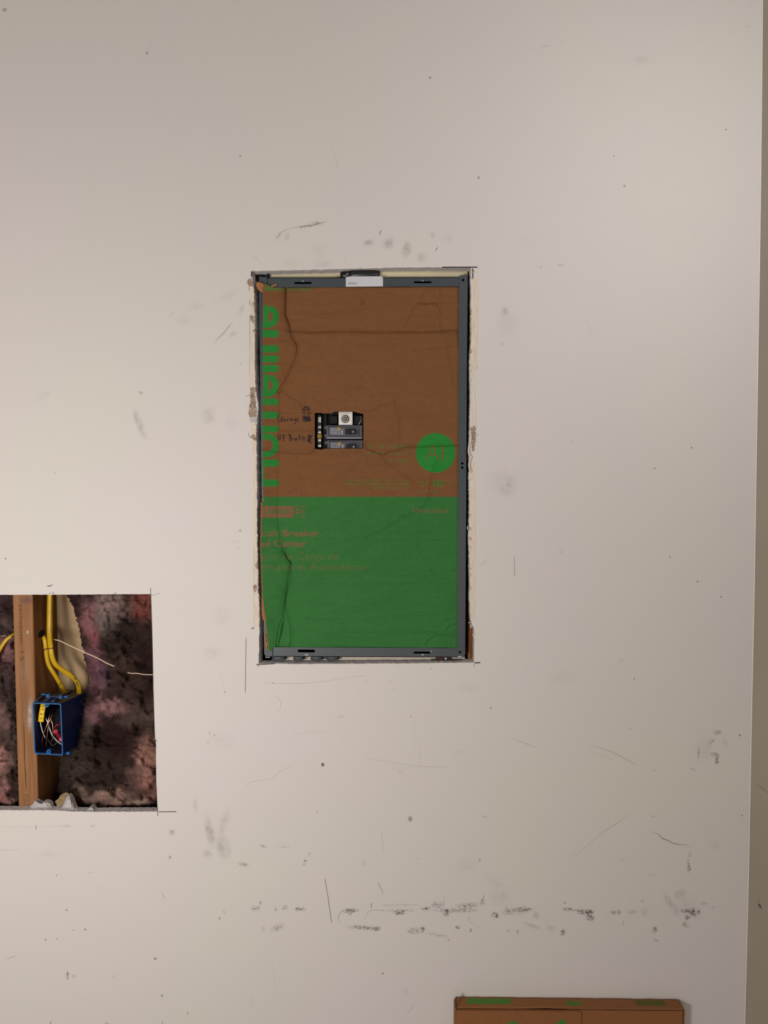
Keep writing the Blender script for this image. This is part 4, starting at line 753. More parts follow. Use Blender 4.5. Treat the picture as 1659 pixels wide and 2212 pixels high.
# the folded flange along the right rail, and the enclosure tub behind
def wallstrip(name, pts, Y0, Y1, m, par, t=.0012):
    mb = MB()
    for a_, b_ in zip(pts[:-1], pts[1:]):
        A, B_ = P(*a_, Y0), P(*b_, Y0); d = (B_-A).normalized(); nn = Vector((d.z, 0, -d.x))*t
        mb.hexa([A, B_, B_+nn, A+nn], [p+Vector((0, Y1-Y0, 0)) for p in (A, B_, B_+nn, A+nn)])
    return mb.build(name, m, par)
wallstrip('right_side', [(1010.2, 599), (1008.4, 800), (1006.8, 1100), (1004.6, 1414)], RY0, .095, M_metal, pc)
wallstrip('left_side', [(570.8, 1412), (564.5, 1000), (560.5, 720), (559.2, 600)], RY0, .095, M_metal, pc)
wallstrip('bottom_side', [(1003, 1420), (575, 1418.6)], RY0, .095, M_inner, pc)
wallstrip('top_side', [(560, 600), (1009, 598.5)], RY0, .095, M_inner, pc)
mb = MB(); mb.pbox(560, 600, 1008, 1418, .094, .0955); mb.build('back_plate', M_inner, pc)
# small bright scratches of bare metal at the slots
for (x, y, w_, h_) in ((654, 607.5, 4, 2), (913, 606.8, 4, 2), (662, 1414.5, 8, 3), (913, 1414, 5, 3), (931, 1407, 2, 4)):
    mb = MB(); mb.pbox(x-w_/2, y-h_/2, x+w_/2, y+h_/2, RY0-.0003, RY0); mb.build('bare_metal_nick', mat('nick_metal', (0.35, 0.36, 0.36), .5), pc)
# seam lines beside the corners
for pts in ([(576.8, 600), (576.8, 619)], [(588.8, 1402), (588.8, 1417.5)], [(573, 1418.3), (588.5, 1418.3)]):
    line(pts, 1.3, 1.0, K_pen, 'seam', RY0-.0011, pc)
mb = MB(); mb.pbox(573.5, 1419.5, 583, 1420.6, RY0-.001, RY0+.001); mb.build('bare_metal_nick', mat('nick_metal', (0.6, 0.62, 0.62), .4), pc)
mb = MB(); mb.pbox(989, 1417.6, 997, 1419, RY0-.0013, RY0); mb.build('bare_metal_nick', mat('nick_metal', (0.6, 0.62, 0.62), .4), pc)
# white sticker
lb = plate('label_sticker', [(747, 598.5), (755, 597.2), (823, 596.8), (826, 598), (827.3, 601), (827.3, 618.6), (747, 619.4)], [], RY0-.0006, RY0-.0002, [M_white], pc)
lb['label'] = 'white rectangular sticker'
text_obj('sticker_lettering', 'I496007', rect_q(752.5, 610.2, 771.5, 614.6), RY0-.0007, mat('grey_letter_ink', (.12, .12, .13), .6), lb)
# connectors above and below
cc_ = MB(); 
def lathe_like(mb, x0, x1, y0, y1, Y0, Y1, n=18):
    """short drum standing up from the panel, axis vertical"""
    a_, b_ = P(x0, y1, (Y0+Y1)/2), P(x1, y1, (Y0+Y1)/2); top = P(x0, y0, (Y0+Y1)/2).z; c = (a_+b_)/2; rx = (b_.x-a_.x)/2; ry = (Y1-Y0)/2
    vs = [(c.x+rx*math.cos(2*math.pi*k/n), c.y+ry*math.sin(2*math.pi*k/n), z) for z in (a_.z, top) for k in range(n)]
    mb.add(vs, [(k, (k+1) % n, n+(k+1) % n, n+k) for k in range(n)]+[tuple(range(n)), tuple(range(2*n-1, n-1, -1))])
lathe_like(cc_, 752, 820, 585.5, 602, .0045, .0165); con = cc_.build('cable_connector', mat('connector_black', (.02, .021, .022), .35), pc, True)
mb = MB(); lathe_like(mb, 735, 759, 588.5, 602, .0045, .0150); mb.build('clamp_ear', M_black, con, True)
mb = MB(); tube(mb, [P(744.5, 598, .0035), P(750, 592.5, .0035)], .0011, 10); tube(mb, [P(749.5, 593, .0035), P(752, 590.5, .0035)], .0021, 6); mb.build('clamp_screw', M_steel, con)
for k, (x0, x1) in enumerate(((588, 616), (634, 656), (671.5, 696), (706, 731))):
    mb = MB(); lathe_like(mb, x0, x1, 1417, 1425, .0055, .0165); o = mb.build('cable_clamp', mat('clamp_grey', alb((62, 66, 68), .5), .5), pc, True)
    mb = MB()
    for j in range(5):
        xx = x0+(x1-x0)*(j+.5)/5; mb.pbox(xx-1.6, 1423.5, xx+1.2, 1427.5+(j % 2), .0045, .014)
    mb.pbox(x0-1, 1423.0, x1+1, 1425.2, .0048, .016); mb.build('locknut_teeth', M_black, o)
for (x0, y0, x1, y1, m_) in ((941, 1420.5, 956, 1426, M_studred), (956, 1420, 974, 1426.5, M_black), (961, 1420.5, 964.5, 1425, M_white), (931, 1424.5, 1000, 1427, M_black), (696, 1419, 708, 1424, M_black)):
    mb = MB(); mb.pbox(x0, y0, x1, y1, .012 if m_ is not M_white else .0105, .0165); mb.build('conduit_scrap' if m_ is M_studred else 'bracket', m_, pc)
for (x0, y0, x1, y1) in ((558, 592.5, 567, 599), (575.5, 590.5, 582.5, 598)):
    mb = MB(); mb.pbox(x0, y0, x1, y1, .012, .03); mb.build('dark_gap_block', M_black, pc)  # black blocks put in for the dark of holes in the gap
# interior seen through the hole in the cardboard
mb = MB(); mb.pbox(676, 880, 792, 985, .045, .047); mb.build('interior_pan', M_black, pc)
for (x0, y0, x1, y1, Y) in ((712, 898, 729, 916, .026), (763.5, 897.5, 786, 918, .024), (697, 890, 706, 975, .032)):
    mb = MB(); mb.pbox(x0, y0, x1, y1, Y, .045, bev=.001); mb.build('bus_cover', mat('gloss_black', (.018, .018, .02), .18), pc)
tube_obj('bus_cover', [(779, 899, .023), (781, 906, .022), (777, 914, .023), (775, 919, .024)], .0022, mat('gloss_grey', (.07, .07, .075), .25), pc)
nb = MB(); nb.pbox(685.8, 897.5, 694.2, 966, .022, .028); nb = nb.build('neutral_bar', M_bdark, pc)
for (y0, y1) in ((900.5, 913), (920, 926), (931.5, 936.5), (948.5, 954.5), (960, 966)):
    mb = MB(); mb.pbox(686.3, y0, 693.6, y1, .0205, .0222, bev=.0003); mb.build('terminal_plate', mat('terminal_metal', (.55, .53, .50), .4, metal=.4), nb)
for (y, r) in ((916.5, 4.3), (928.5, 3.6), (957.5, 4.0), (898.5, 2.6)):
    mb = MB(); mb.disc(P(689.8, y, .021), r*.0008, .0190, .022, 12); mb.disc(P(690.6, y-.6, .021), r*.0003, .0186, .0191, 8); mb.build('terminal_screw', M_bdark, nb)
mb = MB(); mb.pbox(684.5, 937, 695.5, 947.5, .016, .022, bev=.0012); mb.build('terminal_screw', M_brass, nb)
zp = MB(); zp.pbox(731.5, 889.5, 761.5, 917.8, .0135, .0150, bev=.0003); zp = zp.build('hold_down_plate', M_zinc, pc)
C_ = P(745.8, 905.2, .0135)
mb = MB(); mb.disc(C_, .0070, .0120, .0134, 24); mb.build('washer', mat('washer_grey', (.14, .13, .12), .35, metal=.7), zp)
mb = MB(); mb.disc(C_, .0054, .0095, .0121, 6, .0056); mb.build('nut', M_steel, zp)
mb = MB(); mb.disc(C_, .0034, .0092, .0100, 16); mb.build('stud_recess', M_bdark, zp)
mb = MB(); mb.disc(C_, .0016, .0075, .0098, 12, .0018); mb.build('threaded_stud', M_steel, zp)
for i in range(3): line([(735, 892.2+i*2.6), (757-i*3, 892.0+i*2.6)], .7, .45, K_line, 'stamped_marking', .0133, zp)
# the two breakers
def breaker(dy, dx, label):
    BY = .0125; t = thing('circuit_breaker', P(745+dx, 940+dy, .02), label, 'circuit breaker', 'circuit breakers seen through the cardboard window')
    mb = MB(); mb.pbox(705+dx, 918.5+dy, 783.5+dx, 948.5+dy, BY+.001, .04, bev=.0008); mb.pbox(700.5+dx, 921+dy, 706+dx, 926.5+dy, BY+.004, .03); mb.pbox(701+dx, 938+dy, 706+dx, 944+dy, BY+.004, .03)
    mb.build('body', M_bgrey, t)
    plate('bezel', [(706.5+dx, 919.5+dy), (781+dx, 921.5+dy), (781+dx, 944+dy), (707+dx, 943.5+dy)], [[(710+dx, 921.5+dy), (776+dx, 923.3+dy), (776+dx, 942+dy), (710+dx, 941+dy)]], BY-.0006, BY+.0012, [M_bgrey], t)
    plate('groove', [(709.3+dx, 920.8+dy), (777.4+dx, 922.6+dy), (777.4+dx, 942.9+dy), (709.3+dx, 941.8+dy)], [[(711+dx, 922.5+dy), (775.4+dx, 924.3+dy), (775.4+dx, 941.3+dy), (711+dx, 940.3+dy)]], BY-.0007, BY+.0012, [M_bdark], t)
    mb = MB(); mb.pbox(711+dx, 923+dy, 776+dx, 941.5+dy, BY-.0001, BY+.0012); mb.build('face', M_bgrey, t)
    tg = MB(); tg.pbox(745.5+dx, 926+dy, 768.5+dx, 938.5+dy, BY-.0006, BY+.0006); tg.pbox(753.5+dx, 926.5+dy, 767.5+dx, 938+dy, BY-.0042, BY, bev=.0008); tg = tg.build('toggle', M_black, t)
    mb = MB(); mb.pbox(761+dx, 930.5+dy, 764.5+dx, 935+dy, BY-.0045, BY-.0041); mb.build('toggle_mark', mat('toggle_grey', (.25, .25, .27), .4), tg)
    r = random.Random(int(dy)+3); mb = MB()
    for row in range(4):
        x = 713
        while x < 733:
            w_ = r.uniform(1.0, 3.4)
            if not (row == 0 and x > 727): mb.pbox(x+dx, 924.3+row*4.0+dy, x+w_+dx, 926.6+row*4.0+dy+r.uniform(-.7, .6), BY-.0003, BY)
            x += w_+r.uniform(.5, 1.1)
    mb.pbox(737+dx, 928+dy, 740.5+dx, 939+dy, BY-.00025, BY); mb.build('printed_rating', mat('rating_print', alb((118, 116, 124), .55), .6), t)
    mb = MB(); mb.pbox(728.8+dx, 922.8+dy, 735.2+dx, 928.6+dy, BY-.0004, BY); yl = mb.build('yellow_square', M_yelink, t)
    text_obj('square_letter', 'D', rect_q(730.6+dx, 924.2+dy, 733.6+dx, 927.4+dy), BY-.0005, M_ink, yl)
    mb = MB(); mb.pbox(770.3+dx, 927+dy, 774+dx, 939+dy, BY-.0006, BY); mb.pbox(777.8+dx, 926+dy, 782+dx, 932+dy, BY-.0003, BY+.002); mb.build('end_rib', M_bdark, t)
    mb = MB(); mb.pbox(705+dx, 945+dy, 781+dx, 947.3+dy, BY-.0004, BY+.002, bev=.0004); mb.build('lower_lip', mat('lip_grey', alb((118, 114, 124), .5), .35), t)
breaker(0, 0, 'upper black circuit breaker in the cardboard window, seen whole'); breaker(32.4, 1.3, 'lower black circuit breaker in the cardboard window, cut off by the cardboard')

# ================================================================== CARDBOARD COVER
BR = np.array(alb((104, 69, 41), .70)); GR = np.array(alb((43, 94, 44), .66)); GRD = np.array(alb((38, 104, 44), .66)); RB_ = np.array(alb((114, 72, 52), .66)); INK = np.array((.02, .012, .02))
cv = Canvas(556, 604, 1000, 1412, 3, BR)
cv.rect(556, 1073.5, 1000, 1412, GR); 
cv.rect(571, 621.5, 672, 628.5, GRD, .35); cv.rect(571, 614, 600, 627, GRD, .4)
LG = tuple(np.array(alb((33, 108, 42), .66))); XR_ = 602.5
for (y0, y1) in ((713, 729), (746, 762), (768, 783), (789, 804), (861, 875), (889.5, 904), (920, 934), (992.5, 1008), (1036, 1051)):
    r_ = (y1-y0)/2; cv.rect(556, y0, XR_-r_, y1, LG); cv.ring(XR_-r_, (y0+y1)/2, 0, r_, 0, 360, LG)
cv.rect(556, 1008, 570.6, 1036, LG)
for (yc, h_) in ((684, 24.5), (833, 24.5), (962, 25.5)):
    r_ = h_; cx_ = XR_-r_
    if yc == 962: cv.ring(cx_, yc, r_*.5, r_, 270, 90, LG); cv.rect(556, yc-r_, cx_, yc-r_*.5, LG); cv.rect(556, yc+r_*.5, cx_, yc+r_, LG)
    else:
        cv.ring(cx_, yc, r_*.46, r_, 300, 90, LG); cv.rect(556, yc+r_*.46, cx_, yc+r_, LG); cv.rect(569, yc-r_, 580, yc+r_*.9, LG); cv.cap(cx_+r_*.36, yc-r_*.64, cx_+r_*.40, yc-r_*.6, r_*.27, LG)
cv.ring(941.2, 978.5, 0, 42.8, 0, 360, LG)
cv.text('A', rect_q(920, 961, 949.5, 995), tuple(BR), 1.0, -0.02); cv.rect(955, 961, 958.4, 995, BR)
cv.text('10', rect_q(936, 1037, 957, 1052), LG, .95, 0.012)
for (x0, y0, x1, y1, al_, sd) in ((792, 958, 886, 968, .5, 1), (785, 974, 888, 983.5, .42, 2), (828, 990, 888, 999.5, .45, 3), (748, 1035, 884, 1040, .5, 4), (745, 1043, 884, 1048, .5, 5), (806, 1051, 884, 1056, .5, 6), (904, 1040, 929, 1044, .6, 7), (905, 1047, 927, 1051, .45, 8), (962, 1040, 981, 1044, .45, 9), (905, 1059, 950, 1063, .5, 10)):
    cv.squiggle(x0, y0, x1, y1, LG, al_, sd)
cv.rect(556, 1094, 634, 1117.5, RB_, .95); cv.text('UARE', rect_q(569, 1099, 628, 1111.5), tuple(GR), .85, .03)
for a_ in ((634, 1093, 657.5, 1094.2), (634, 1116.6, 657.5, 1117.6), (655.5, 1093, 657.2, 1117.6)): cv.rect(*a_, RB_, .8)
cv.text('D', rect_q(639, 1099, 651.5, 1110.5), tuple(RB_), .95, .03); cv.rect(636.5, 1104, 643, 1105.6, RB_, .7); cv.ring(665, 1094.5, 1, 2, 0, 360, RB_, .4)
cv.text('cuit Breaker', rect_q(565, 1144, 690.5, 1159), tuple(RB_), .85, .012); cv.text('ad Center', rect_q(562, 1166.5, 661, 1182), tuple(RB_), .9, .012)
cv.text('ntro de Carga de', rect_q(560, 1193.5, 731, 1215.5), tuple(RB_), .36, -.002); cv.text('erruptores Automáticos', rect_q(560, 1216, 788, 1238), tuple(RB_), .40, -.002)
cv.text('Homeline', rect_q(892, 1096.5, 970, 1108.5), tuple(RB_), .75, .0); cv.rect(974.6, 1094.5, 975.4, 1098, RB_, .5)
def hw(s, strokes, r=.85):
    for st_ in strokes: cv.stroke([(590+x/7.9, 860+y/7.9) for x, y in st_], r, INK, .93)
hw('Garage', [[(130, 265), (98, 290), (80, 345), (90, 392), (118, 405), (140, 380), (150, 335)], [(128, 345), (185, 315)], [(150, 335), (152, 402)], [(210, 362), (185, 358), (170, 380), (182, 398), (205, 375), (212, 402)], [(240, 352), (243, 400)], [(243, 375), (258, 354), (275, 356)],
              [(322, 352), (300, 354), (290, 380), (305, 392), (322, 362), (330, 390)], [(382, 350), (360, 354), (354, 380), (374, 388), (386, 357), (390, 410), (376, 442), (360, 434)], [(405, 374), (436, 356), (425, 346), (406, 368), (412, 402), (440, 397)]], .75)
rs = random.Random(2); hw('x', [[(500+150*rs.random(), 300+105*rs.random()) for _ in range(22)]], .55); hw('x', [[(505, 380), (520, 300), (530, 410), (550, 300), (562, 410), (585, 300), (590, 390), (615, 295), (640, 370), (600, 330), (520, 350)]], .8)
hw('h', [[(505, 255), (505, 205), (528, 165), (570, 150), (610, 165), (632, 205), (636, 262)], [(500, 262), (638, 265)], [(541, 138), (538, 262)], [(581, 135), (578, 225)], [(602, 170), (600, 250)], [(525, 205), (625, 192)], [(595, 262), (598, 276)]], .8)
hw('UP', [[(85, 622), (88, 690), (105, 720), (124, 700), (122, 622)], [(165, 640), (177, 735)], [(148, 632), (185, 625), (200, 650), (186, 680), (166, 686)], [(275, 618), (292, 735)], [(255, 630), (300, 625), (310, 650), (284, 670), (320, 680), (326, 708), (288, 736)],
          [(405, 690), (375, 692), (364, 714), (385, 721), (405, 698), (412, 722)], [(446, 632), (450, 700), (466, 721)], [(425, 667), (482, 655)], [(501, 648), (509, 728)], [(509, 702), (535, 672), (552, 722)],
          [(590, 738), (608, 640), (598, 700), (616, 742)], [(616, 628), (622, 760), (610, 750)], [(640, 640), (630, 730), (652, 770)], [(590, 652), (655, 640), (642, 700), (600, 722)]], .9)
cv.stroke([(780, 649), (781, 657)], .8, INK, .6); cv.stroke([(786, 647), (786, 656), (784, 659)], .8, INK, .7); cv.ring(626.5, 1063.5, 0, 1.4, 0, 360, INK, .8); cv.ring(850, 1067, 0, 1.2, 0, 360, INK, .5)
# shape of the sheet
xs = np.concatenate([np.linspace(0, 1, 62)*0, ]); XS = np.arange(620, 993.5, 1.0); ys = np.arange(612, 1407.01, 1.0)
lx = np.interp(ys, [612, 614, 618, 624, 700, 1000, 1083, 1086, 1180, 1270, 1292, 1300, 1345, 1352, 1400, 1407], [572, 570, 569, 567.5, 567, 567.5, 568, 563.5, 562, 565, 565.5, 567, 573, 574, 578, 579])
lx = lx+(fbm(ys/2.2, ys*0+5, 3)-.45)*1.6*np.where(ys > 1080, 1.3, .5)
t = np.linspace(0, 1, 56)[:-1]; PXl = lx[:, None]*(1-t)+620*t; PX = np.concatenate([PXl, np.repeat(XS[None], len(ys), 0)], 1); PY = np.repeat(ys[:, None], PX.shape[1], 1)
creases = [  # polyline, depth of the fold (m), half width px, ridge on the lit side
 ([(618, 623), (617.5, 660), (617, 678), (624, 698), (627, 715), (634, 735), (642, 744), (642, 760), (634, 785), (625, 805), (613, 828), (603, 842), (598, 848)], .0016, 1.3),
 ([(617, 714), (640, 716.5), (680, 718), (720, 716), (780, 717), (830, 718), (870, 717), (905, 718), (950, 717), (992, 713.5)], .0016, 1.5),
 ([(600, 736), (630, 737), (642, 737)], .0007, 1.4), ([(570, 715), (600, 716), (617, 716)], .0004, 1.2), ([(600, 676), (640, 678), (760, 676), (790, 672)], .0005, 2),
 ([(600, 846), (616, 850), (627, 858), (640, 864), (648, 872), (655, 884), (662, 890)], .0010, 1.2), ([(570, 886), (590, 888), (620, 893), (650, 893)], .0008, 1.5), ([(600, 928), (640, 931), (682, 930)], .0009, 1.8),
 ([(570, 972), (600, 977), (640, 980), (660, 981), (674, 979), (680, 972)], .0014, 1.5), ([(918, 624), (912, 642), (903, 655), (892, 668), (886, 682), (878, 697), (874, 706)], .0010, 1.0), ([(950, 620), (951, 655)], .0010, 1.1),
 ([(900, 657), (942, 656), (948, 665), (953, 680), (949, 697), (952, 710), (957, 722), (964, 735), (966, 755), (972, 792), (976, 815), (980, 832)], .0010, 1.1), ([(905, 657), (950, 657), (992, 654)], .0007, 1.5), ([(892, 708), (905, 708), (940, 705)], .0006, 1.5),
 ([(890, 757), (920, 754), (955, 751), (992, 749)], .0008, 1.5), ([(830, 736), (900, 738), (965, 740)], .0004, 2), ([(605, 832), (700, 833), (992, 832)], .0003, 2), ([(886, 790), (884, 830), (886, 860)], .0004, 1.2),
 ([(789, 958), (791, 968), (800, 973), (812, 978), (824, 982), (834, 981), (842, 976), (860, 973), (868, 970), (876, 966), (900, 966), (940, 964), (990, 963)], .0018, 1.3), ([(824, 984), (830, 994), (840, 1004), (852, 1010), (862, 1018), (872, 1027), (890, 1042)], .0010, 1.0),
 ([(852, 866), (855, 885), (862, 905), (863, 930), (861, 955), (863, 972)], .0010, 1.2), ([(856, 866), (846, 870), (832, 874), (818, 875), (813, 884), (800, 887), (787, 887)], .0009, 1.3), ([(820, 892), (860, 892), (920, 893)], .0005, 1.5),
 ([(944, 990), (937, 1010), (934, 1025), (930, 1042), (928, 1060), (924, 1076), (918, 1090), (908, 1100), (890, 1108), (868, 1116), (850, 1130), (830, 1142), (800, 1156), (788, 1160)], .0011, 1.4), ([(890, 1043), (930, 1044), (985, 1044)], .0006, 1.5),
 ([(908, 1103), (905, 1125), (902, 1150), (903, 1180), (912, 1198), (922, 1210), (928, 1225), (942, 1245)], .0008, 1.2), ([(614, 1185), (617, 1196), (621, 1207), (629, 1215), (629, 1250), (621, 1278), (617, 1300), (619, 1322), (626, 1345), (629, 1362), (627, 1398)], .0016, 1.4),
 ([(614, 1186), (606, 1196), (596, 1210), (590, 1218)], .0008, 1.0), ([(611, 1336), (604, 1350), (601, 1370), (598, 1384), (598, 1400)], .0014, 1.2), ([(600, 1092), (601, 1120), (604, 1150), (606, 1175)], .0008, 1.4),
 ([(642, 983), (645, 1010), (652, 1035), (652, 1050), (654, 1075)], .0005, 1.1), ([(680, 1166), (760, 1168), (990, 1168)], .0006, 2), ([(760, 1148), (850, 1149), (990, 1148)], .0004, 2), ([(640, 1234), (800, 1233), (990, 1232)], .0005, 2), ([(640, 1262), (800, 1261), (990, 1262)], .0005, 2),
 ([(640, 1338), (750, 1338), (840, 1336)], .0005, 2), ([(850, 1332), (920, 1331), (945, 1329)], .0006, 2), ([(700, 1367), (800, 1367), (920, 1367), (990, 1367)], .0007, 2), ([(900, 1300), (930, 1330)], .0003, 2),
 ([(920, 1390), (930, 1380), (940, 1373), (960, 1372), (990, 1376)], .0010, 1.5), ([(965, 1360), (972, 1352), (990, 1347)], .0009, 1.4), ([(965, 1378), (970, 1395)], .0006, 1.5)]
h = np.full(PX.shape, 0.0058)
# left flap stands forward over the rail
fold_x = np.interp(ys, [612, 680, 740, 760, 850, 1100, 1190, 1215, 1300, 1360, 1400], [618, 617, 640, 642, 605, 602, 612, 629, 617, 612, 600])[:, None]
u_ = np.clip((fold_x-PX)/(fold_x-566), 0, 1.1); h -= .0085*u_**.8*np.interp(PY, [612, 720, 800, 1100, 1200, 1400], [1.15, 1.1, .85, .85, 1, 1])
vr = np.clip(PX-fold_x, 0, 999); amp_ = np.interp(PY, [612, 740, 770, 1150, 1200, 1400], [1.5, 1.2, .2, .2, 1.2, 1.2]); h += .0030*np.exp(-(vr/16.0))*(PX > fold_x)*amp_+.0030*(PX <= fold_x)*np.exp(-np.clip(fold_x-PX, 0, 99)/5.0)*amp_
hx_ = np.clip((PX-617)/20, 0, 1); yl_ = 717+(fbm(PX/25, PX*0+2, 3)-.45)*5; h += hx_*np.where(PY < yl_, .0034*np.exp(-(yl_-PY)/26.0), .0034*np.exp(-(PY-yl_)/3.5))
for pts, dp, w_ in creases:
    P0 = np.array(pts); x0, y0 = P0.min(0)-14; x1, y1 = P0.max(0)+14
    m_ = (PX > x0) & (PX < x1) & (PY > y0) & (PY < y1); X, Y = PX[m_], PY[m_]; jx = (fbm(X/5, Y/5, 3)-.45)*2.2; X = X+jx; Y = Y-jx; D = np.full(X.shape, 99.); S = np.zeros(X.shape)
    for (a_, b_) in zip(P0[:-1], P0[1:]):
        d = b_-a_; L = d@d; tt = np.clip(((X-a_[0])*d[0]+(Y-a_[1])*d[1])/L, 0, 1); ex, ey = X-a_[0]-tt*d[0], Y-a_[1]-tt*d[1]; dd = np.hypot(ex, ey); k = dd < D; D[k] = dd[k]; S[k] = np.sign(ex*d[1]-ey*d[0])[k]
    h[m_] += dp*1.35*np.exp(-(D/(w_*.9))**2) - dp*.7*np.exp(-((D-3.2)/2.2)**2)*(S*.5+.5)
h += (fbm(PX/60, PY/26)-.47)*.0055*np.clip((PX-566)/20, 0, 1)+(fbm(PX/16, PY/7+50)-.47)*.0009
h = np.where(PX > 985, np.maximum(h, .0052), h); h = np.where(PY > 1396, h+.001*(1-u_)*(PY-1396)/10, h)
h = h+np.clip((622-PY)/10, 0, 1)*np.clip((PX-600)/20, 0, 1)*.003
# window
wx0, wx1, wy0, wy1 = 680, 785, 889, 969
cx_ = (PX[:-1, :-1]+PX[1:, 1:])/2; cy_ = (PY[:-1, :-1]+PY[1:, 1:])/2
wt = np.interp(cx_, [680, 690, 700, 708, 716, 722, 740, 750, 765, 772, 785], [892.5, 892, 893, 892.5, 893, 889.5, 889, 888.6, 889, 891.5, 894]); wb = np.interp(cx_, [680, 686, 692, 700, 740, 785], [970.5, 970, 971, 969.5, 969, 969.5])
inside = (cx_ > wx0) & (cx_ < wx1+(cy_ > 900)*0) & (cy_ > wt) & (cy_ < wb)
botl = np.interp(cx_, [560, 578, 595, 600, 607, 640, 1000], [1405.5, 1406.5, 1405.5, 1402, 1399, 1399.5, 1400.6]); topl = np.interp(cx_, [560, 572, 576, 582, 590, 600, 605, 1000], [613, 613, 614, 617, 620.5, 621.5, 620.8, 619])
keep = ~inside & (cy_ < botl) & (cy_ > topl)
wd_ = np.maximum(np.maximum(wx0-PX, PX-wx1), np.maximum(wy0-PY, PY-wy1)); h = h + np.exp(-(np.clip(wd_, 0, 99)/7.0)**2)*.0016
tint = cv.sample(PX, PY); tint = tint*(0.93+0.14*fbm(PX/40, PY/9+3, 4))[..., None]
torn = (PX < lx[:, None]+1.6+3*(fbm(PX/3, PY/6)-.35)) & (PY > 1076); tint[torn] = np.array(alb((132, 84, 48), .66))
card = grid_mesh('cardboard_cover', PX, PY, h, tint, [M_card], None, keep)
md = card.modifiers.new('thickness', 'SOLIDIFY'); md.thickness = 0.0009; md.offset = -1.0
tag(card, 'creased brown and green printed cardboard sheet tucked into the panel frame', 'cardboard')
# torn brown flap at the top left and fluff down the left edge
o = plate('torn_flap', jag([(554, 610), (557, 608.5), (563, 611), (569.5, 613), (570.5, 620), (569, 631.5), (562, 629.5), (556.5, 625), (553.5, 618), (554, 610)], .4, 3, seed=31)[:-1], [], -.0022, -.0010, [M_cardtorn], card)
plate('torn_flap', jag([(574, 613), (584, 618), (596, 613.5), (599, 612), (597.5, 616.5), (590, 619.5), (584, 622), (574, 620)], .4, 2, seed=33), [], -.0006, .0004, [M_cardtorn], card)
for k, pts in enumerate(([(564, 1088), (566, 1085), (569, 1090), (572, 1095), (568, 1096), (563, 1096)], [(565, 1293), (570, 1298), (572, 1303), (569, 1306), (574, 1330), (574, 1342), (567, 1338), (565, 1318)], [(573, 1370), (575, 1372), (574, 1384), (577, 1388), (577, 1402), (574, 1398), (572, 1384)], [(562, 1155), (567, 1158), (571, 1163), (565, 1163)])):
    plate('torn_flap', jag(pts, .5, 3, seed=40+k), [], .0006 if k != 1 else .0012, .0016 if k != 1 else .0022, [M_cardtorn], card)

# ================================================================== FLAT BOX ON THE FLOOR
YF0 = -0.0265
bk_l, bk_r = P(984, 2156.2, -.0025), P(1464, 2162, -.0025); fr_l, fr_r = P(984.5, 2178.5, YF0), P(1478.5, 2182.5, YF0)
bx = thing('flat_cardboard_box', ((fr_l.x+fr_r.x)/2, -.015, 0), 'flat brown cardboard box leaning on the wall at the bottom right', 'box')
zL, zR = fr_l.z, fr_r.z; xl, xr = fr_l.x+.0, fr_r.x
def box_sheet(name, x0, y0, x1, y1, fn, canvas_base, draw=None, step=1.5, mat_=None):
    PX, PY = np.meshgrid(np.arange(x0, x1+step, step), np.arange(y0, y1+step, step)); c = Canvas(x0-2, y0-2, x1+4, y1+4, 2, canvas_base)
    if draw: draw(c)
    return PX, PY, c
BB = np.array(alb((98, 64, 38), .46)); BG = np.array(alb((46, 88, 34), .46)); BG2 = np.array(alb((64, 66, 24), .46))
def vsheet(name, PTS, tint, parent, thick=.002):
    """PTS h x w x 3 world points"""
    hh, ww = PTS.shape[:2]; me = bpy.data.meshes.new(name); idx = np.arange(hh*ww).reshape(hh, ww); q = np.stack([idx[:-1, :-1], idx[1:, :-1], idx[1:, 1:], idx[:-1, 1:]], -1).reshape(-1, 4)
    me = me_from(PTS.reshape(-1, 3), q, name, True); at = me.color_attributes.new('tint', 'FLOAT_COLOR', 'POINT'); c = np.ones((hh*ww, 4), np.float32); c[:, :3] = tint.reshape(-1, 3); at.data.foreach_set('color', c.ravel())
    o = link(name, me, M_card, parent); md = o.modifiers.new('thickness', 'SOLIDIFY'); md.thickness = thick; md.offset = 0; return o
# top panel
nu, nv = 260, 14; U, V_ = np.meshgrid(np.linspace(0, 1, nu), np.linspace(0, 1, nv))
A_, B2, C2, D2 = [np.array(p) for p in (bk_l, bk_r, fr_r, fr_l)]
PT = (A_*(1-U[..., None])+B2*U[..., None])*(1-V_[..., None])+(D2*(1-U[..., None])+C2*U[..., None])*V_[..., None]
PT[..., 2] += .0012+(fbm(U*30, V_*2)-.47)*.0016*np.exp(-((V_-0)/.3)**2)+(fbm(U*18+4, V_*3)-.47)*.0010; PT[..., 2] += .0012*np.exp(-((U-.40)/.10)**2)*V_
tt = np.zeros(U.shape+(3,)); tt[:] = BB
PXu = 984+U*494
tt[(PXu > 1008) & (PXu < 1105) & (V_ > .12) & (V_ < .62)] = BG*.9+BB*.1; tt[(PXu > 1226) & (PXu < 1257) & (V_ > .3) & (V_ < .72)] = BG*.8+BB*.2; tt[(PXu > 1380) & (PXu < 1445) & (V_ > .15) & (V_ < .65)] = BG2
vsheet('top_panel', PT, tt, bx)
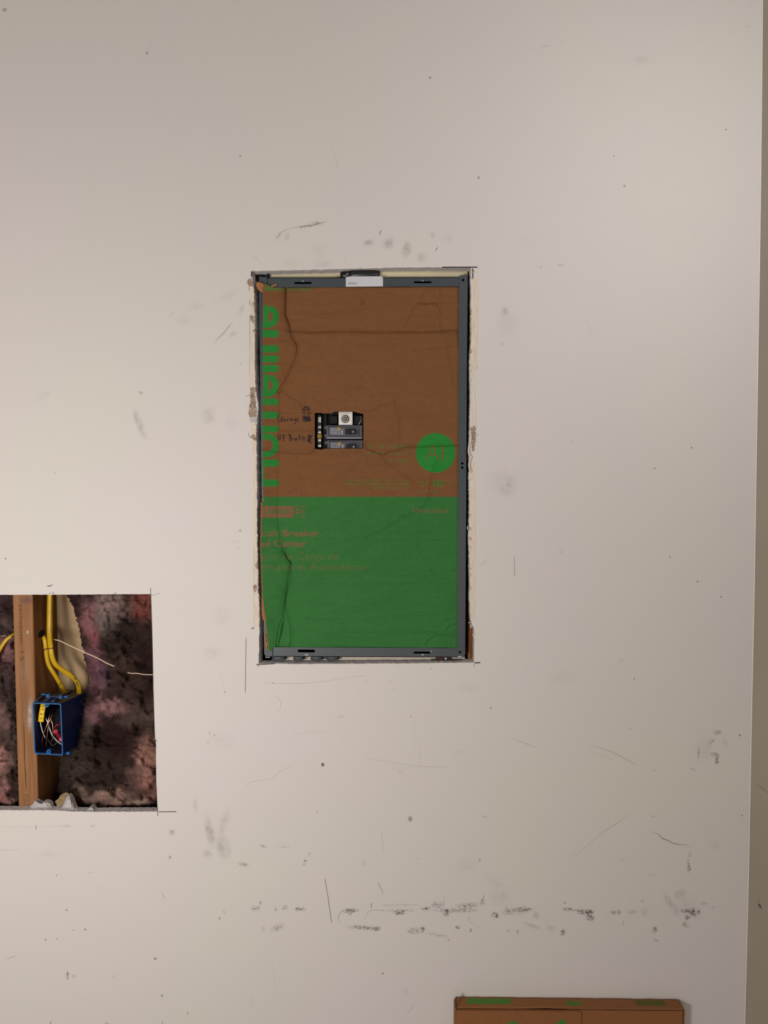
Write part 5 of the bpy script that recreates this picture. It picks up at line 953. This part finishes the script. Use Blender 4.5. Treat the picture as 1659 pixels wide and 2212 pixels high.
# front panels
def front(name, x0, x1, yoff, dz, draw=None, rcorner=False, zcut=0.0):
    nx_, nz_ = int((x1-x0)/2)+1, 140; U, V_ = np.meshgrid(np.linspace(0, 1, nx_), np.linspace(0, 1, nz_)**2.2); X = P(x0, 2180, YF0).x*(1-U)+P(x1, 2180, YF0).x*U
    Zt = zL+(zR-zL)*(X-xl)/(xr-xl)-dz; Zt = Zt-(.0035*np.clip((U-(1-6/(x1-x0)))/(6/(x1-x0)), 0, 1)**2 if rcorner else 0)+(fbm(X*60, X*0, 3)-.47)*.0008
    Z = Zt*(1-V_)+0.001*V_; Yv = YF0+yoff+(fbm(X*14, Z*14)-.47)*.0016; c = np.zeros(X.shape+(3,)); c[:] = BB
    if draw: draw(c, X, Zt-Z, Zt)
    return vsheet(name, np.stack([X, Yv, Z], -1), c, bx, .0022)
def dr(c, X, dep, Zt):
    x1c, zc = P(1107, 2223, YF0).x, (zL-.045); Z = Zt-dep
    R = np.hypot(X-x1c, Z-(P(1107, 2224, YF0).z)); c[(R > .010) & (R < .0165)] = BG; c[(R < .0165) & (np.abs(X-x1c) < .002)] = BG
    xc, zt = P(1213, 2200, YF0).x, P(1213, 2200, YF0).z; dd = zt-Z; c[(dd > 0) & (dd < .009) & (np.abs(X-xc) < dd*.95+.001)] = BG; c[(dd >= .009) & (dd < .016) & (np.abs(X-xc) < .004)] = BG
front('front_panel', 988, 1476, .0012, .0016); front('front_flap', 986, 1256, -.0012, .0022, dr, True)
for xx, nm in ((xl, 'side_panel'), (xr, 'side_panel')):
    mb = MB(); mb.box((xx-.0011, YF0, .001), (xx+.0011, -.003, (zL if xx == xl else zR)-.001)); o = mb.build(nm, mat('box_side', tuple(BB*.95), .85), bx)
mb = MB(); mb.box((xl, -.004, .001), (xr, -.0018, min(bk_l.z, bk_r.z)-.0015)); mb.build('back_panel', mat('box_back', tuple(BB), .85), bx)
mb = MB(); mb.pbox(984, 2158, 986.5, 2177, YF0-.0008, YF0+.004); mb.build('dark_edge_slit', M_inner, bx)
for o in bpy.data.objects:
    if o.get('kind') == 'structure' and 'category' in o: del o['category']
